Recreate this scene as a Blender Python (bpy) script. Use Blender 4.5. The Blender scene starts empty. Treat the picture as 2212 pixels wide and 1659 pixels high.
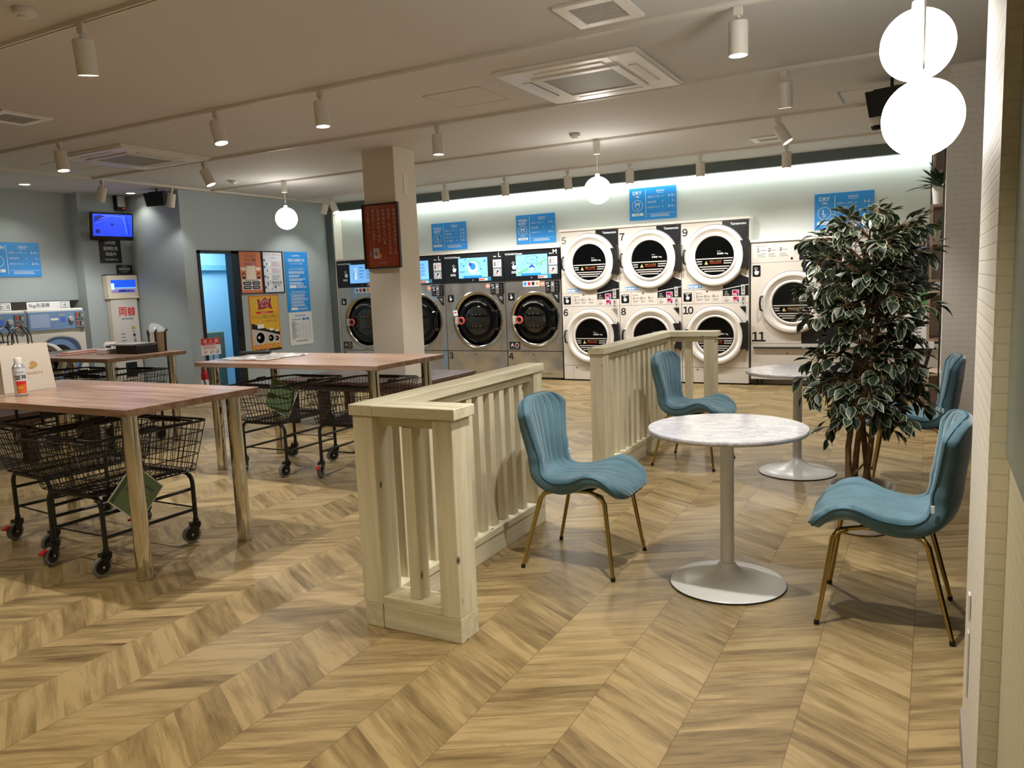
import bpy, math, random
from mathutils import Vector, Matrix
C = bpy.context.scene.collection
PI = math.pi
sc = bpy.context.scene

# ---------------------------------------------------------------- camera, world, exposure
CAM_H = 1.385
yaw, pit, rol = math.radians(-28.508842), math.radians(7.358393), math.radians(-2.277770)
f_ = Vector((math.sin(yaw)*math.cos(pit), math.cos(yaw)*math.cos(pit), -math.sin(pit)))
r_ = Vector((math.cos(yaw), -math.sin(yaw), 0)); u_ = r_.cross(f_)
r2 = r_*math.cos(rol) + u_*math.sin(rol); u2 = -r_*math.sin(rol) + u_*math.cos(rol)
cam = bpy.data.cameras.new('camera'); co = bpy.data.objects.new('camera', cam); C.objects.link(co)
m = Matrix((r2, u2, -f_)).transposed().to_4x4(); m.translation = (0, 0, CAM_H); co.matrix_world = m
cam.sensor_fit = 'HORIZONTAL'; cam.sensor_width = 36; cam.lens = 1677.09/2212*36
cam.clip_start = 0.05; cam.clip_end = 60
sc.camera = co
w = bpy.data.worlds.new('night'); sc.world = w; w.use_nodes = True
w.node_tree.nodes['Background'].inputs[0].default_value = (0.6, 0.7, 1, 1)
w.node_tree.nodes['Background'].inputs[1].default_value = 0.02
sc.view_settings.view_transform = 'Standard'; sc.view_settings.look = 'None'
sc.view_settings.gamma = 1; sc.view_settings.use_curve_mapping = False
sc.view_settings.exposure = 0.0
SPOT_W = 108.0      # track spots
GLOBE_E = 21.0      # opal globes
LED_E = 42.0       # strip over the machines

# ---------------------------------------------------------------- materials
def lin(h):
    h = h.lstrip('#'); o = []
    for i in (0, 2, 4):
        c = int(h[i:i+2], 16)/255
        o.append(c/12.92 if c <= .04045 else ((c+.055)/1.055)**2.4)
    return (*o, 1)
MATS = {}
def mat(name, col='#808080', rough=.5, metal=0, emit=0, bump=0, bscale=200, spec=.5, sheen=0, coat=0, alpha=1, trans=0, var=0, vscale=5):
    if name in MATS: return MATS[name]
    M = bpy.data.materials.new(name); M.use_nodes = True; nt = M.node_tree
    b = nt.nodes['Principled BSDF']
    c = lin(col) if isinstance(col, str) else col
    b.inputs['Base Color'].default_value = c
    b.inputs['Roughness'].default_value = rough; b.inputs['Metallic'].default_value = metal
    b.inputs['Specular IOR Level'].default_value = spec
    if sheen: b.inputs['Sheen Weight'].default_value = sheen; b.inputs['Sheen Roughness'].default_value = .35
    if coat: b.inputs['Coat Weight'].default_value = coat; b.inputs['Coat Roughness'].default_value = .1
    if trans: b.inputs['Transmission Weight'].default_value = trans
    if alpha < 1: b.inputs['Alpha'].default_value = alpha
    if emit: b.inputs['Emission Color'].default_value = c; b.inputs['Emission Strength'].default_value = emit
    if bump or var:
        tc = nt.nodes.new('ShaderNodeTexCoord')
    if bump:
        n = nt.nodes.new('ShaderNodeTexNoise'); n.inputs['Scale'].default_value = bscale
        nt.links.new(tc.outputs['Object'], n.inputs['Vector'])
        bp = nt.nodes.new('ShaderNodeBump'); bp.inputs['Strength'].default_value = bump; bp.inputs['Distance'].default_value = .005
        nt.links.new(n.outputs['Fac'], bp.inputs['Height']); nt.links.new(bp.outputs[0], b.inputs['Normal'])
    if var:
        n2 = nt.nodes.new('ShaderNodeTexNoise'); n2.inputs['Scale'].default_value = vscale; n2.inputs['Detail'].default_value = 4
        nt.links.new(tc.outputs['Object'], n2.inputs['Vector'])
        mr = nt.nodes.new('ShaderNodeMapRange'); mr.inputs[1].default_value = .3; mr.inputs[2].default_value = .7
        mr.inputs[3].default_value = 1-var; mr.inputs[4].default_value = 1+var
        nt.links.new(n2.outputs['Fac'], mr.inputs[0])
        mx = nt.nodes.new('ShaderNodeVectorMath'); mx.operation = 'SCALE'; mx.inputs[0].default_value = c[:3]
        nt.links.new(mr.outputs[0], mx.inputs['Scale']); nt.links.new(mx.outputs[0], b.inputs['Base Color'])
    MATS[name] = M; return M
class NT:
    """small node helper"""
    def __init__(s, M): s.t = M.node_tree; s.b = s.t.nodes['Principled BSDF']
    def n(s, ty, **k):
        x = s.t.nodes.new(ty)
        for a, v in k.items(): setattr(x, a, v)
        return x
    def l(s, a, b): s.t.links.new(a, b)
    def m(s, op, a, b=None, c=None):
        x = s.n('ShaderNodeMath', operation=op)
        for i, v in enumerate((a, b, c)):
            if v is None: continue
            if isinstance(v, (int, float)): x.inputs[i].default_value = v
            else: s.l(v, x.inputs[i])
        return x.outputs[0]
    def mix(s, f, a, b, blend='MIX'):
        x = s.n('ShaderNodeMix', data_type='RGBA', blend_type=blend)
        if isinstance(f, (int, float)): x.inputs[0].default_value = f
        else: s.l(f, x.inputs[0])
        for v, i in ((a, 6), (b, 7)):
            if isinstance(v, tuple): x.inputs[i].default_value = v
            else: s.l(v, x.inputs[i])
        return x.outputs[2]
    def ramp(s, f, pts):
        x = s.n('ShaderNodeValToRGB'); e = x.color_ramp.elements
        while len(e) < len(pts): e.new(.5)
        for i, (p, c) in enumerate(pts): e[i].position = p; e[i].color = c
        s.l(f, x.inputs[0]); return x.outputs[0]
    def noise(s, vec, scale=5, detail=4, rough=.5, dist=0):
        x = s.n('ShaderNodeTexNoise'); x.inputs['Scale'].default_value = scale; x.inputs['Detail'].default_value = detail
        x.inputs['Roughness'].default_value = rough; x.inputs['Distortion'].default_value = dist
        s.l(vec, x.inputs['Vector']); return x.outputs['Fac']
    def comb(s, x, y, z):
        c = s.n('ShaderNodeCombineXYZ')
        for i, v in enumerate((x, y, z)):
            if isinstance(v, (int, float)): c.inputs[i].default_value = v
            else: s.l(v, c.inputs[i])
        return c.outputs[0]
    def obj(s):
        t = s.n('ShaderNodeTexCoord'); q = s.n('ShaderNodeSeparateXYZ'); s.l(t.outputs['Object'], q.inputs[0])
        return t.outputs['Object'], q.outputs[0], q.outputs[1], q.outputs[2]
    def bump(s, h, st=.3, d=.003):
        x = s.n('ShaderNodeBump'); x.inputs['Strength'].default_value = st; x.inputs['Distance'].default_value = d
        s.l(h, x.inputs['Height']); s.l(x.outputs[0], s.b.inputs['Normal'])
def g(v): return (v, v, v, 1)

# floor: chevron planks 0.3125 m wide columns, 30 degree ends
def floor_mat():
    M = mat('oak_chevron_vinyl', '#b09468', .42, spec=.35); N = NT(M)
    v, X, Y, Z = N.obj()
    u = N.m('DIVIDE', N.m('ADD', X, .028), .3125)
    col = N.m('FLOOR', u); fu = N.m('FRACT', u)
    par = N.m('MODULO', N.m('ADD', col, 100), 2)          # 1 for odd columns
    sg = N.m('SUBTRACT', N.m('MULTIPLY', par, 2), 1)
    vv = N.m('ADD', N.m('ADD', Y, N.m('MULTIPLY', N.m('MULTIPLY', fu, .1804), sg)), 20-.078)
    vp = N.m('DIVIDE', vv, .0965)
    pid = N.m('FLOOR', vp); fp = N.m('FRACT', vp)
    wn = N.n('ShaderNodeTexWhiteNoise', noise_dimensions='2D')
    N.l(N.comb(col, pid, 0), wn.inputs['Vector'])
    rnd = wn.outputs['Value']
    off = N.m('MULTIPLY', rnd, 37.0)
    gv = N.comb(N.m('ADD', N.m('MULTIPLY', fu, .9), off), N.m('MULTIPLY', vv, 17), N.m('MULTIPLY', col, 3.7))
    g1 = N.noise(gv, 1.3, 5, .6, .35)
    gv2 = N.comb(N.m('ADD', N.m('MULTIPLY', fu, 2.2), off), N.m('MULTIPLY', vv, 95), col)
    g2 = N.noise(gv2, 1.6, 3, .6)
    tone = N.m('ADD', N.m('ADD', .02, N.m('MULTIPLY', rnd, .28)), N.m('ADD', N.m('MULTIPLY', g1, 1.12), N.m('MULTIPLY', g2, .26)))
    c = N.ramp(tone, [(.46, lin('#534129')), (.66, lin('#74613f')), (.86, lin('#8d7851')), (1.0, lin('#9e885f'))])
    gv3 = N.comb(N.m('ADD', N.m('MULTIPLY', fu, 3), off), N.m('MULTIPLY', vv, 9), col)
    kn = N.noise(gv3, 1.1, 2)
    c = N.mix(N.m('MULTIPLY', N.m('GREATER_THAN', kn, .72), .25), c, lin('#6b5236'))
    e1 = N.m('LESS_THAN', N.m('MINIMUM', fu, N.m('SUBTRACT', 1, fu)), .006)
    e2 = N.m('LESS_THAN', N.m('MINIMUM', fp, N.m('SUBTRACT', 1, fp)), .010)
    c = N.mix(N.m('MULTIPLY', e1, .55), c, lin('#5a4630'))
    c = N.mix(N.m('MULTIPLY', e2, .22), c, lin('#5a4630'))
    N.l(c, N.b.inputs['Base Color'])
    N.l(N.m('ADD', .30, N.m('MULTIPLY', g1, .16)), N.b.inputs['Roughness'])
    N.bump(N.m('ADD', g2, N.m('MULTIPLY', e1, -1.5)), .12, .001)
    return M
def wood_mat(name, cols, axis='x', scale=1.0, rough=.4, contrast=1, knots=False, bump=.1, spec=.5, seed=0):
    M = mat(name, '#888888', rough, spec=spec); N = NT(M)
    v, X, Y, Z = N.obj()
    oi = N.n('ShaderNodeObjectInfo')
    rr = N.m('MULTIPLY', oi.outputs['Random'], 40)
    A = {'x': (X, Y, Z), 'y': (Y, X, Z), 'z': (Z, X, Y)}[axis]
    vec = N.comb(N.m('ADD', N.m('MULTIPLY', A[0], 1.2*scale), rr), N.m('MULTIPLY', A[1], 14*scale), N.m('MULTIPLY', A[2], 14*scale))
    a = N.noise(vec, 1.5, 5, .6, .6)
    vec2 = N.comb(N.m('MULTIPLY', A[0], 5*scale), N.m('MULTIPLY', A[1], 110*scale), N.m('MULTIPLY', A[2], 110*scale))
    b = N.noise(vec2, 1.3, 2)
    t = N.m('ADD', N.m('MULTIPLY', a, .8), N.m('MULTIPLY', b, .2))
    k = len(cols)
    c = N.ramp(t, [(.5+(i/(k-1)-.5)*.42*contrast, lin(x)) for i, x in enumerate(cols)])
    if knots:
        vo = N.n('ShaderNodeTexVoronoi'); vo.inputs['Scale'].default_value = 1.0
        N.l(N.comb(N.m('ADD', N.m('MULTIPLY', A[0], 5.5), rr), N.m('MULTIPLY', A[1], 11), N.m('MULTIPLY', A[2], 11)), vo.inputs['Vector'])
        kf = N.m('SUBTRACT', 1, N.m('MINIMUM', 1, N.m('MULTIPLY', vo.outputs['Distance'], 8)))
        sep = N.n('ShaderNodeSeparateXYZ'); N.l(vo.outputs['Color'], sep.inputs[0])
        kf = N.m('MULTIPLY', kf, N.m('GREATER_THAN', sep.outputs[0], .45))
        c = N.mix(N.m('MINIMUM', 1, N.m('MULTIPLY', kf, 1.6)), c, lin('#4a3a2a'))
    N.l(c, N.b.inputs['Base Color']); N.bump(b, bump, .0015)
    return M
def steel_mat():
    M = mat('brushed_stainless', '#d0cdc6', .24, .82); N = NT(M)
    v, X, Y, Z = N.obj()
    a = N.noise(N.comb(X, N.m('MULTIPLY', Y, 1), N.m('MULTIPLY', Z, .7)), 3.2, 1, .4)
    b = N.noise(N.comb(N.m('MULTIPLY', X, 3), Y, N.m('MULTIPLY', Z, 260)), 1.0, 2)
    N.bump(N.m('ADD', N.m('MULTIPLY', a, 3), N.m('MULTIPLY', b, .015)), .75, .02)
    N.l(N.m('ADD', .13, N.m('MULTIPLY', b, .12)), N.b.inputs['Roughness'])
    return M
def marble_mat():
    M = mat('white_marble', '#d8d6d6', .14, coat=.3); N = NT(M)
    v, X, Y, Z = N.obj()
    d = N.noise(v, 4, 5, .6, 1.5)
    vec = N.comb(N.m('ADD', N.m('MULTIPLY', X, 3), N.m('MULTIPLY', d, 1.2)), N.m('ADD', N.m('MULTIPLY', Y, 5), d), Z)
    a = N.noise(vec, 1.6, 7, .65, 1.2)
    ridge = N.m('SUBTRACT', 1, N.m('MINIMUM', 1, N.m('MULTIPLY', N.m('ABSOLUTE', N.m('SUBTRACT', a, .5)), 16)))
    c = N.ramp(ridge, [(0, lin('#bfbdbd')), (.6, lin('#b6b3b5')), (1, lin('#98949a'))])
    N.l(c, N.b.inputs['Base Color']); return M
def brick_mat(name, base, mortar, bw=.12, rh=.04, plane='y', rough=.6, st=.35):
    M = mat(name, base, rough); N = NT(M)
    v, X, Y, Z = N.obj()
    br = N.n('ShaderNodeTexBrick'); br.inputs['Scale'].default_value = 1
    br.inputs['Brick Width'].default_value = bw; br.inputs['Row Height'].default_value = rh
    br.inputs['Mortar Size'].default_value = .0035; br.inputs['Mortar Smooth'].default_value = .6
    br.inputs['Color1'].default_value = lin(base); br.inputs['Color2'].default_value = lin(base); br.inputs['Mortar'].default_value = lin(mortar)
    N.l(N.comb(X if plane == 'y' else Y, Z, 0), br.inputs['Vector'])
    ns = N.noise(v, 60, 3)
    N.l(br.outputs['Color'], N.b.inputs['Base Color'])
    N.bump(N.m('ADD', N.m('MULTIPLY', br.outputs['Fac'], -1), N.m('MULTIPLY', ns, .4)), st, .004)
    return M
def slat_mat():
    M = mat('ac_grille_mesh', '#8b8680', .5); N = NT(M)
    v, X, Y, Z = N.obj()
    wx = N.n('ShaderNodeTexWave', wave_type='BANDS', bands_direction='X'); wx.inputs['Scale'].default_value = 26
    wy = N.n('ShaderNodeTexWave', wave_type='BANDS', bands_direction='Y'); wy.inputs['Scale'].default_value = 26
    N.l(v, wx.inputs[0]); N.l(v, wy.inputs[0])
    f = N.m('MAXIMUM', wx.outputs['Fac'], wy.outputs['Fac'])
    c = N.ramp(f, [(.45, lin('#4e4a46')), (.9, lin('#a8a29a'))]); N.l(c, N.b.inputs['Base Color']); N.bump(f, .5, .004)
    return M
FLOOR = floor_mat()
CEIL = mat('white_ceiling_wallpaper', '#c6c4c2', .8, bump=.12, bscale=260)
WALLG = mat('blue_grey_wallpaper', '#a2acae', .75, bump=.15, bscale=300)
WALLD = mat('dark_grey_blue_paint', '#5f6b6d', .7, bump=.1, bscale=300)
NICHE = mat('pale_blue_grey_wallpaper', '#cfd4d1', .75, bump=.15, bscale=240)
WHITEP = mat('white_paint', '#dcd6cb', .55)
BEIGEW = mat('beige_linen_wallpaper', '#cfc6b6', .7, bump=.25, bscale=160)
BRICK = brick_mat('white_brick_relief', '#cdc5ac', '#c4bca4', .13, .034, 'y', st=.14)
BRICKX = brick_mat('white_brick_relief_side', '#d6d0c2', '#c9c2b2', .13, .034, 'x', st=.25)
BRICKC = brick_mat('cream_brick_paper', '#d6cdc0', '#cbc1b2', .11, .042, 'y', st=.15)
BRICKN = brick_mat('dimmed_cream_brick_relief', '#b5af90', '#aca68a', .13, .034, 'x', st=.14)  # near right wall: its dimmer light is put into a darker brick colour
TOPW = wood_mat('walnut_laminate', ['#6b4e3e', '#886a57', '#a08370', '#b09682'], 'x', .8, .28, 1.1, spec=.5, bump=.03)
PINE = wood_mat('whitewashed_pine', ['#b3a789', '#c6bc9d', '#d3cbae', '#dad3b9'], 'z', .8, .65, 1, True)
PINEX = wood_mat('whitewashed_pine_rail', ['#b3a789', '#c6bc9d', '#d3cbae', '#dad3b9'], 'x', .8, .65, 1, True)
PINEY = wood_mat('whitewashed_pine_long_rail', ['#b3a789', '#c6bc9d', '#d3cbae', '#dad3b9'], 'y', .8, .65, 1, True)
DARKW = wood_mat('dark_stained_slats', ['#2e1f19', '#452f26', '#5b4134', '#6d5142'], 'y', 1, .45)
SHELFW = wood_mat('pale_oak_board', ['#9a8474', '#b09a88', '#c2ad9b'], 'z', 1, .5)
STEEL = steel_mat(); MARBLE = marble_mat(); GRILLE = slat_mat()
CHROME = mat('polished_chrome', '#cfcac2', .09, 1, bump=.04, bscale=30)
GOLD = mat('gold_tube', '#b69c5e', .2, 1)
BLACKM = mat('black_powder_coat', '#141312', .4)
BLACKP = mat('black_plastic', '#0f0f10', .35)
BLACKG = mat('black_gloss', '#060708', .08)
BLACKR = mat('black_panel', '#16181b', .3)
GREYP = mat('grey_plastic', '#7d7c79', .5)
LGREY = mat('light_grey_plastic', '#b9b5ae', .45)
RED = mat('red_plastic', '#b3202a', .4)
PINKR = mat('salmon_handle', '#c4534d', .4)
VELVET = mat('teal_velvet', '#4d6d79', .75, sheen=.7, var=.16, vscale=9)
PIPING = mat('teal_piping', '#2b5666', .7)
WHITEB = mat('white_enamel', '#cfcbc2', .35)
CREAM = mat('cream_enamel', '#d1c9be', .4)
CREAM2 = mat('cream_door_ring', '#dcd7cf', .3)
OFFW = mat('off_white_plastic', '#cdc7bb', .4)
CANW = mat('white_lamp_housing', '#cfcac0', .45)
BLUE = mat('sign_blue', '#2c90df', .35)
WPRINT = mat('white_print', '#e9ecee', .5)
KPRINT = mat('black_print', '#1a1a1c', .5)
RPRINT = mat('red_print', '#cf2420', .5)
GPRINT = mat('grey_print', '#6d6a68', .5)
SCREENL = mat('machine_screen_glow', '#7ab8f5', .2, emit=.75)
SCREENB = mat('machine_screen_blue', '#2f7fd8', .2, emit=.7)
SCREENW = mat('machine_screen_white', '#b9dcff', .2, emit=.8)
SCREEND = mat('machine_screen_ink', '#3c5ab0', .2, emit=.35)
SCREENG = mat('machine_screen_green', '#5fae4a', .2, emit=.4)

# ---------------------------------------------------------------- mesh building
class MB:
    def __init__(s): s.v = []; s.f = []; s.m = []; s.mats = []
    def mi(s, M):
        if M not in s.mats: s.mats.append(M)
        return s.mats.index(M)
    def add(s, vs, fs, M, T=None):
        o = len(s.v); k = s.mi(M)
        s.v += [tuple(T @ Vector(p)) if T else tuple(p) for p in vs]
        for f in fs: s.f.append(tuple(i+o for i in f)); s.m.append(k)
        return s
    def box(s, x0, x1, y0, y1, z0, z1, M, T=None):
        vs = [(x, y, z) for x in (x0, x1) for y in (y0, y1) for z in (z0, z1)]
        return s.add(vs, [(0,1,3,2), (4,6,7,5), (0,4,5,1), (2,3,7,6), (0,2,6,4), (1,5,7,3)], M, T)
    def cbox(s, c, d, M, T=None, b=.0):
        """bevelled box: centre, size, chamfer b"""
        hx, hy, hz = d[0]/2, d[1]/2, d[2]/2
        if b <= 0: return s.box(c[0]-hx, c[0]+hx, c[1]-hy, c[1]+hy, c[2]-hz, c[2]+hz, M, T)
        vs = []; idx = {}
        for sx in (-1, 1):
            for sy in (-1, 1):
                for sz in (-1, 1):
                    for a in range(3):
                        q = [sx*(hx-(b if a != 0 else 0)), sy*(hy-(b if a != 1 else 0)), sz*(hz-(b if a != 2 else 0))]
                        idx[(sx, sy, sz, a)] = len(vs); vs.append((c[0]+q[0], c[1]+q[1], c[2]+q[2]))
        fs = []
        P = [(-1, -1), (1, -1), (1, 1), (-1, 1)]
        for sg in (-1, 1):
            fs.append([idx[(sg, a, b_, 0)] for a, b_ in P]); fs.append([idx[(a, sg, b_, 1)] for a, b_ in P]); fs.append([idx[(a, b_, sg, 2)] for a, b_ in P])
        for a in (-1, 1):
            for b_ in (-1, 1):
                fs.append([idx[(a, b_, -1, 0)], idx[(a, b_, 1, 0)], idx[(a, b_, 1, 1)], idx[(a, b_, -1, 1)]])
                fs.append([idx[(a, -1, b_, 0)], idx[(a, 1, b_, 0)], idx[(a, 1, b_, 2)], idx[(a, -1, b_, 2)]])
                fs.append([idx[(-1, a, b_, 1)], idx[(1, a, b_, 1)], idx[(1, a, b_, 2)], idx[(-1, a, b_, 2)]])
        for a in (-1, 1):
            for b_ in (-1, 1):
                for c_ in (-1, 1): fs.append([idx[(a, b_, c_, 0)], idx[(a, b_, c_, 1)], idx[(a, b_, c_, 2)]])
        return s.add(vs, fs, M, T)
    def tube(s, pts, r, M, n=8, T=None, caps=True, closed=False):
        pts = [Vector(p) for p in pts]; k = len(pts)
        rs = r if isinstance(r, (list, tuple)) else [r]*k
        vs = []; prev = None
        for i, p in enumerate(pts):
            if closed: t = (pts[(i+1) % k]-pts[i-1])
            else: t = (pts[min(i+1, k-1)]-pts[max(i-1, 0)])
            t.normalize()
            if prev is None:
                a = Vector((0, 0, 1)) if abs(t.z) < .9 else Vector((1, 0, 0)); nn = t.cross(a).normalized()
            else:
                nn = (prev - t*prev.dot(t)); nn = nn.normalized() if nn.length > 1e-6 else t.orthogonal().normalized()
            prev = nn; bb = t.cross(nn)
            for j in range(n):
                a = 2*PI*j/n + PI/n; vs.append(p + (nn*math.cos(a)+bb*math.sin(a))*rs[i])
        fs = []
        for i in range(k if closed else k-1):
            i2 = (i+1) % k
            for j in range(n): fs.append((i*n+j, i*n+(j+1) % n, i2*n+(j+1) % n, i2*n+j))
        if caps and not closed: fs.append(tuple(range(n))[::-1]); fs.append(tuple((k-1)*n+j for j in range(n)))
        return s.add(vs, fs, M, T)
    def lathe(s, prof, M, n=32, T=None, cap0=False, cap1=False, sx=1, sy=1):
        """profile of (radius, z) about z"""
        vs = [(r*math.cos(2*PI*j/n)*sx, r*math.sin(2*PI*j/n)*sy, z) for r, z in prof for j in range(n)]
        fs = [(i*n+j, i*n+(j+1) % n, (i+1)*n+(j+1) % n, (i+1)*n+j) for i in range(len(prof)-1) for j in range(n)]
        if cap0: fs.append(tuple(range(n))[::-1])
        if cap1: fs.append(tuple((len(prof)-1)*n+j for j in range(n)))
        return s.add(vs, fs, M, T)
    def prism(s, poly, d, M, T=None):
        """2-D polygon in xy extruded by d along z"""
        n = len(poly)
        vs = [(x, y, 0) for x, y in poly]+[(x, y, d) for x, y in poly]
        fs = [tuple(range(n))[::-1], tuple(range(n, 2*n))]+[(i, (i+1) % n, n+(i+1) % n, n+i) for i in range(n)]
        return s.add(vs, fs, M, T)
def obj(name, mb, parent=None, smooth=False, bevel=0, sub=0, label=None, recenter=True):
    me = bpy.data.meshes.new(name)
    off = Vector((0, 0, 0))
    if parent is not None:
        q = parent
        while q is not None: off += q.location; q = q.parent
    elif recenter and mb.v:
        xs = [p[0] for p in mb.v]; ys = [p[1] for p in mb.v]; zs = [p[2] for p in mb.v]
        off = Vector(((min(xs)+max(xs))/2, (min(ys)+max(ys))/2, min(zs)))
    me.from_pydata([tuple(Vector(p)-off) for p in mb.v], [], mb.f)
    for M in mb.mats: me.materials.append(M)
    me.polygons.foreach_set('material_index', mb.m)
    if smooth: me.polygons.foreach_set('use_smooth', [True]*len(mb.f))
    me.update()
    o = bpy.data.objects.new(name, me); C.objects.link(o)
    if parent is not None: o.parent = parent
    else: o.location = off
    if smooth:
        try:
            md = None
            me.set_sharp_from_angle(angle=math.radians(38))
        except Exception: pass
    if bevel:
        b = o.modifiers.new('bevel', 'BEVEL'); b.width = bevel; b.segments = 2; b.limit_method = 'ANGLE'; b.angle_limit = math.radians(50)
    if sub:
        b = o.modifiers.new('sub', 'SUBSURF'); b.levels = sub; b.render_levels = sub
    if label: o['label'] = label
    return o
def tag(o, label, cat, group=None):
    o['label'] = label; o['category'] = cat
    if group: o['group'] = group
    return o
def struct(name, mb, **k):
    o = obj(name, mb, **k); o['kind'] = 'structure'; return o
def thing(name, loc, label=None, cat=None, group=None, rz=0):
    o = bpy.data.objects.new(name, None); C.objects.link(o); o.location = loc; o.rotation_euler = (0, 0, rz); o.empty_display_size = .1
    if label: tag(o, label, cat, group)
    return o
def dup(o, loc=None, rz=None, label=None, group=None, parent=None):
    c = o.copy(); C.objects.link(c)
    if parent is not None: c.parent = parent; c.matrix_parent_inverse = o.matrix_parent_inverse.copy()
    if loc is not None: c.location = loc
    if rz is not None: c.rotation_euler = (0, 0, rz)
    if label: c['label'] = label
    if group: c['group'] = group
    for ch in list(o.children):
        if ch.type != 'LIGHT': dup(ch, parent=c)
    return c
def T_(loc=(0, 0, 0), rx=0, ry=0, rz=0, s=1):
    return Matrix.Translation(loc) @ Matrix.Rotation(rz, 4, 'Z') @ Matrix.Rotation(ry, 4, 'Y') @ Matrix.Rotation(rx, 4, 'X') @ Matrix.Scale(s, 4)
_tc = {}
def text_geo(s, bold=0.0):
    k = (s, bold)
    if k in _tc: return _tc[k]
    cu = bpy.data.curves.new('t', 'FONT'); cu.body = s; cu.size = 1; cu.offset = bold; cu.resolution_u = 3
    o = bpy.data.objects.new('t', cu); C.objects.link(o)
    bpy.context.view_layer.update()
    me = bpy.data.meshes.new_from_object(o.evaluated_get(bpy.context.evaluated_depsgraph_get()))
    vs = [tuple(v.co) for v in me.vertices]; fs = [tuple(p.vertices) for p in me.polygons]
    bpy.data.objects.remove(o); bpy.data.curves.remove(cu); bpy.data.meshes.remove(me)
    if vs:
        xs = [v[0] for v in vs]; ys = [v[1] for v in vs]; bb = (min(xs), max(xs), min(ys), max(ys))
    else: bb = (0, 1, 0, 1)
    _tc[k] = (vs, fs, bb); return _tc[k]
class Face:
    """a flat printed face: origin at its lower left, right and up vectors; everything drawn is real, slightly raised print"""
    def __init__(s, mb, o, right, up):
        s.mb = mb; s.o = Vector(o); s.r = Vector(right).normalized(); s.u = Vector(up).normalized(); s.n = s.r.cross(s.u)
    def p(s, x, y, d=0): return s.o+s.r*x+s.u*y+s.n*d
    def rect(s, x0, y0, x1, y1, M, d=.001):
        s.mb.add([s.p(x0, y0, d), s.p(x1, y0, d), s.p(x1, y1, d), s.p(x0, y1, d)], [(0, 1, 2, 3)], M)
    def poly(s, pts, M, d=.001): s.mb.add([s.p(x, y, d) for x, y in pts], [tuple(range(len(pts)))], M)
    def slab(s, x0, y0, x1, y1, M, d0=0, d1=.004):
        vs = [s.p(x, y, d) for x in (x0, x1) for y in (y0, y1) for d in (d0, d1)]
        s.mb.add(vs, [(0,1,3,2), (4,6,7,5), (0,4,5,1), (2,3,7,6), (0,2,6,4), (1,5,7,3)], M)
    def disc(s, cx, cy, r, M, d=.001, n=24, ry=None):
        ry = ry or r; s.poly([(cx+r*math.cos(2*PI*i/n), cy+ry*math.sin(2*PI*i/n)) for i in range(n)], M, d)
    def ring(s, cx, cy, r0, r1, M, d=.001, n=32, a0=0, a1=2*PI):
        vs = []; full = abs(a1-a0-2*PI) < 1e-6; k = n if full else n+1
        for i in range(k):
            a = a0+(a1-a0)*i/n
            vs += [s.p(cx+r0*math.cos(a), cy+r0*math.sin(a), d), s.p(cx+r1*math.cos(a), cy+r1*math.sin(a), d)]
        fs = []
        for i in range(n):
            j = (i+1) % k; fs.append((2*i, 2*i+1, 2*j+1, 2*j))
        s.mb.add(vs, fs, M)
    def line(s, x0, y0, x1, y1, w, M, d=.001):
        L = math.hypot(x1-x0, y1-y0) or 1; nx, ny = -(y1-y0)/L*w/2, (x1-x0)/L*w/2
        s.poly([(x0+nx, y0+ny), (x0-nx, y0-ny), (x1-nx, y1-ny), (x1+nx, y1+ny)], M, d)
    def rrect(s, x0, y0, x1, y1, r, M, d=.001):
        pts = []
        for cx, cy, a in ((x1-r, y1-r, 0), (x0+r, y1-r, PI/2), (x0+r, y0+r, PI), (x1-r, y0+r, 1.5*PI)):
            for i in range(5): pts.append((cx+r*math.cos(a+PI/2*i/4), cy+r*math.sin(a+PI/2*i/4)))
        s.poly(pts, M, d)
    def text(s, x, y, h, t, M, d=.0015, al='L', w=None, bold=0.0, rot=0):
        """cap height h; x,y = lower left (or centre / right); w = squeeze to width"""
        vs, fs, bb = text_geo(t, 0.0 if (any(ord(q) > 0x4e00 for q in t) and bold < .03) else (bold if bold == .001 else min(max(bold, .007), .016)))
        if not vs: return
        k = h/max(bb[3]-bb[2], .3) if len(t) else 1
        kx = w if w else k
        W = (bb[1]-bb[0])*kx
        ox = x-(0 if al == 'L' else W/2 if al == 'C' else W)
        out = []
        ca, sa = math.cos(rot), math.sin(rot)
        for v in vs:
            a, b = ox-x+(v[0]-bb[0])*kx, (v[1]-bb[2])*k
            out.append(s.p(x+a*ca-b*sa, y+a*sa+b*ca, d))
        s.mb.add(out, fs, M)
    def num(s, x, y, h, t, M, d=.0015, al='L'):
        st = h*.66; x0 = x-(0 if al == 'L' else st*len(t)/2)
        for i, ch in enumerate(t):
            vs, fs, bb = text_geo(chr(ord(ch)+0xFEE0), .03); k = h/(bb[3]-bb[2]); ow = (st-(bb[1]-bb[0])*k)/2
            s.mb.add([s.p(x0+i*st+ow+(v[0]-bb[0])*k, y+(v[1]-bb[2])*k, d) for v in vs], fs, M)
    def lines(s, x0, y1, x1, n, pitch, h, M, d=.0015, seed=1, frac=(.6, 1)):
        """small print too fine to read: short broken dashes in lines"""
        rd = random.Random(seed)
        for i in range(n):
            y = y1-i*pitch; x = x0; end = x0+(x1-x0)*rd.uniform(*frac)
            while x < end:
                wd = min(rd.uniform(.6, 2.4)*h, end-x); s.rect(x, y-h, x+wd, y, M, d); x += wd+h*.3
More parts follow.
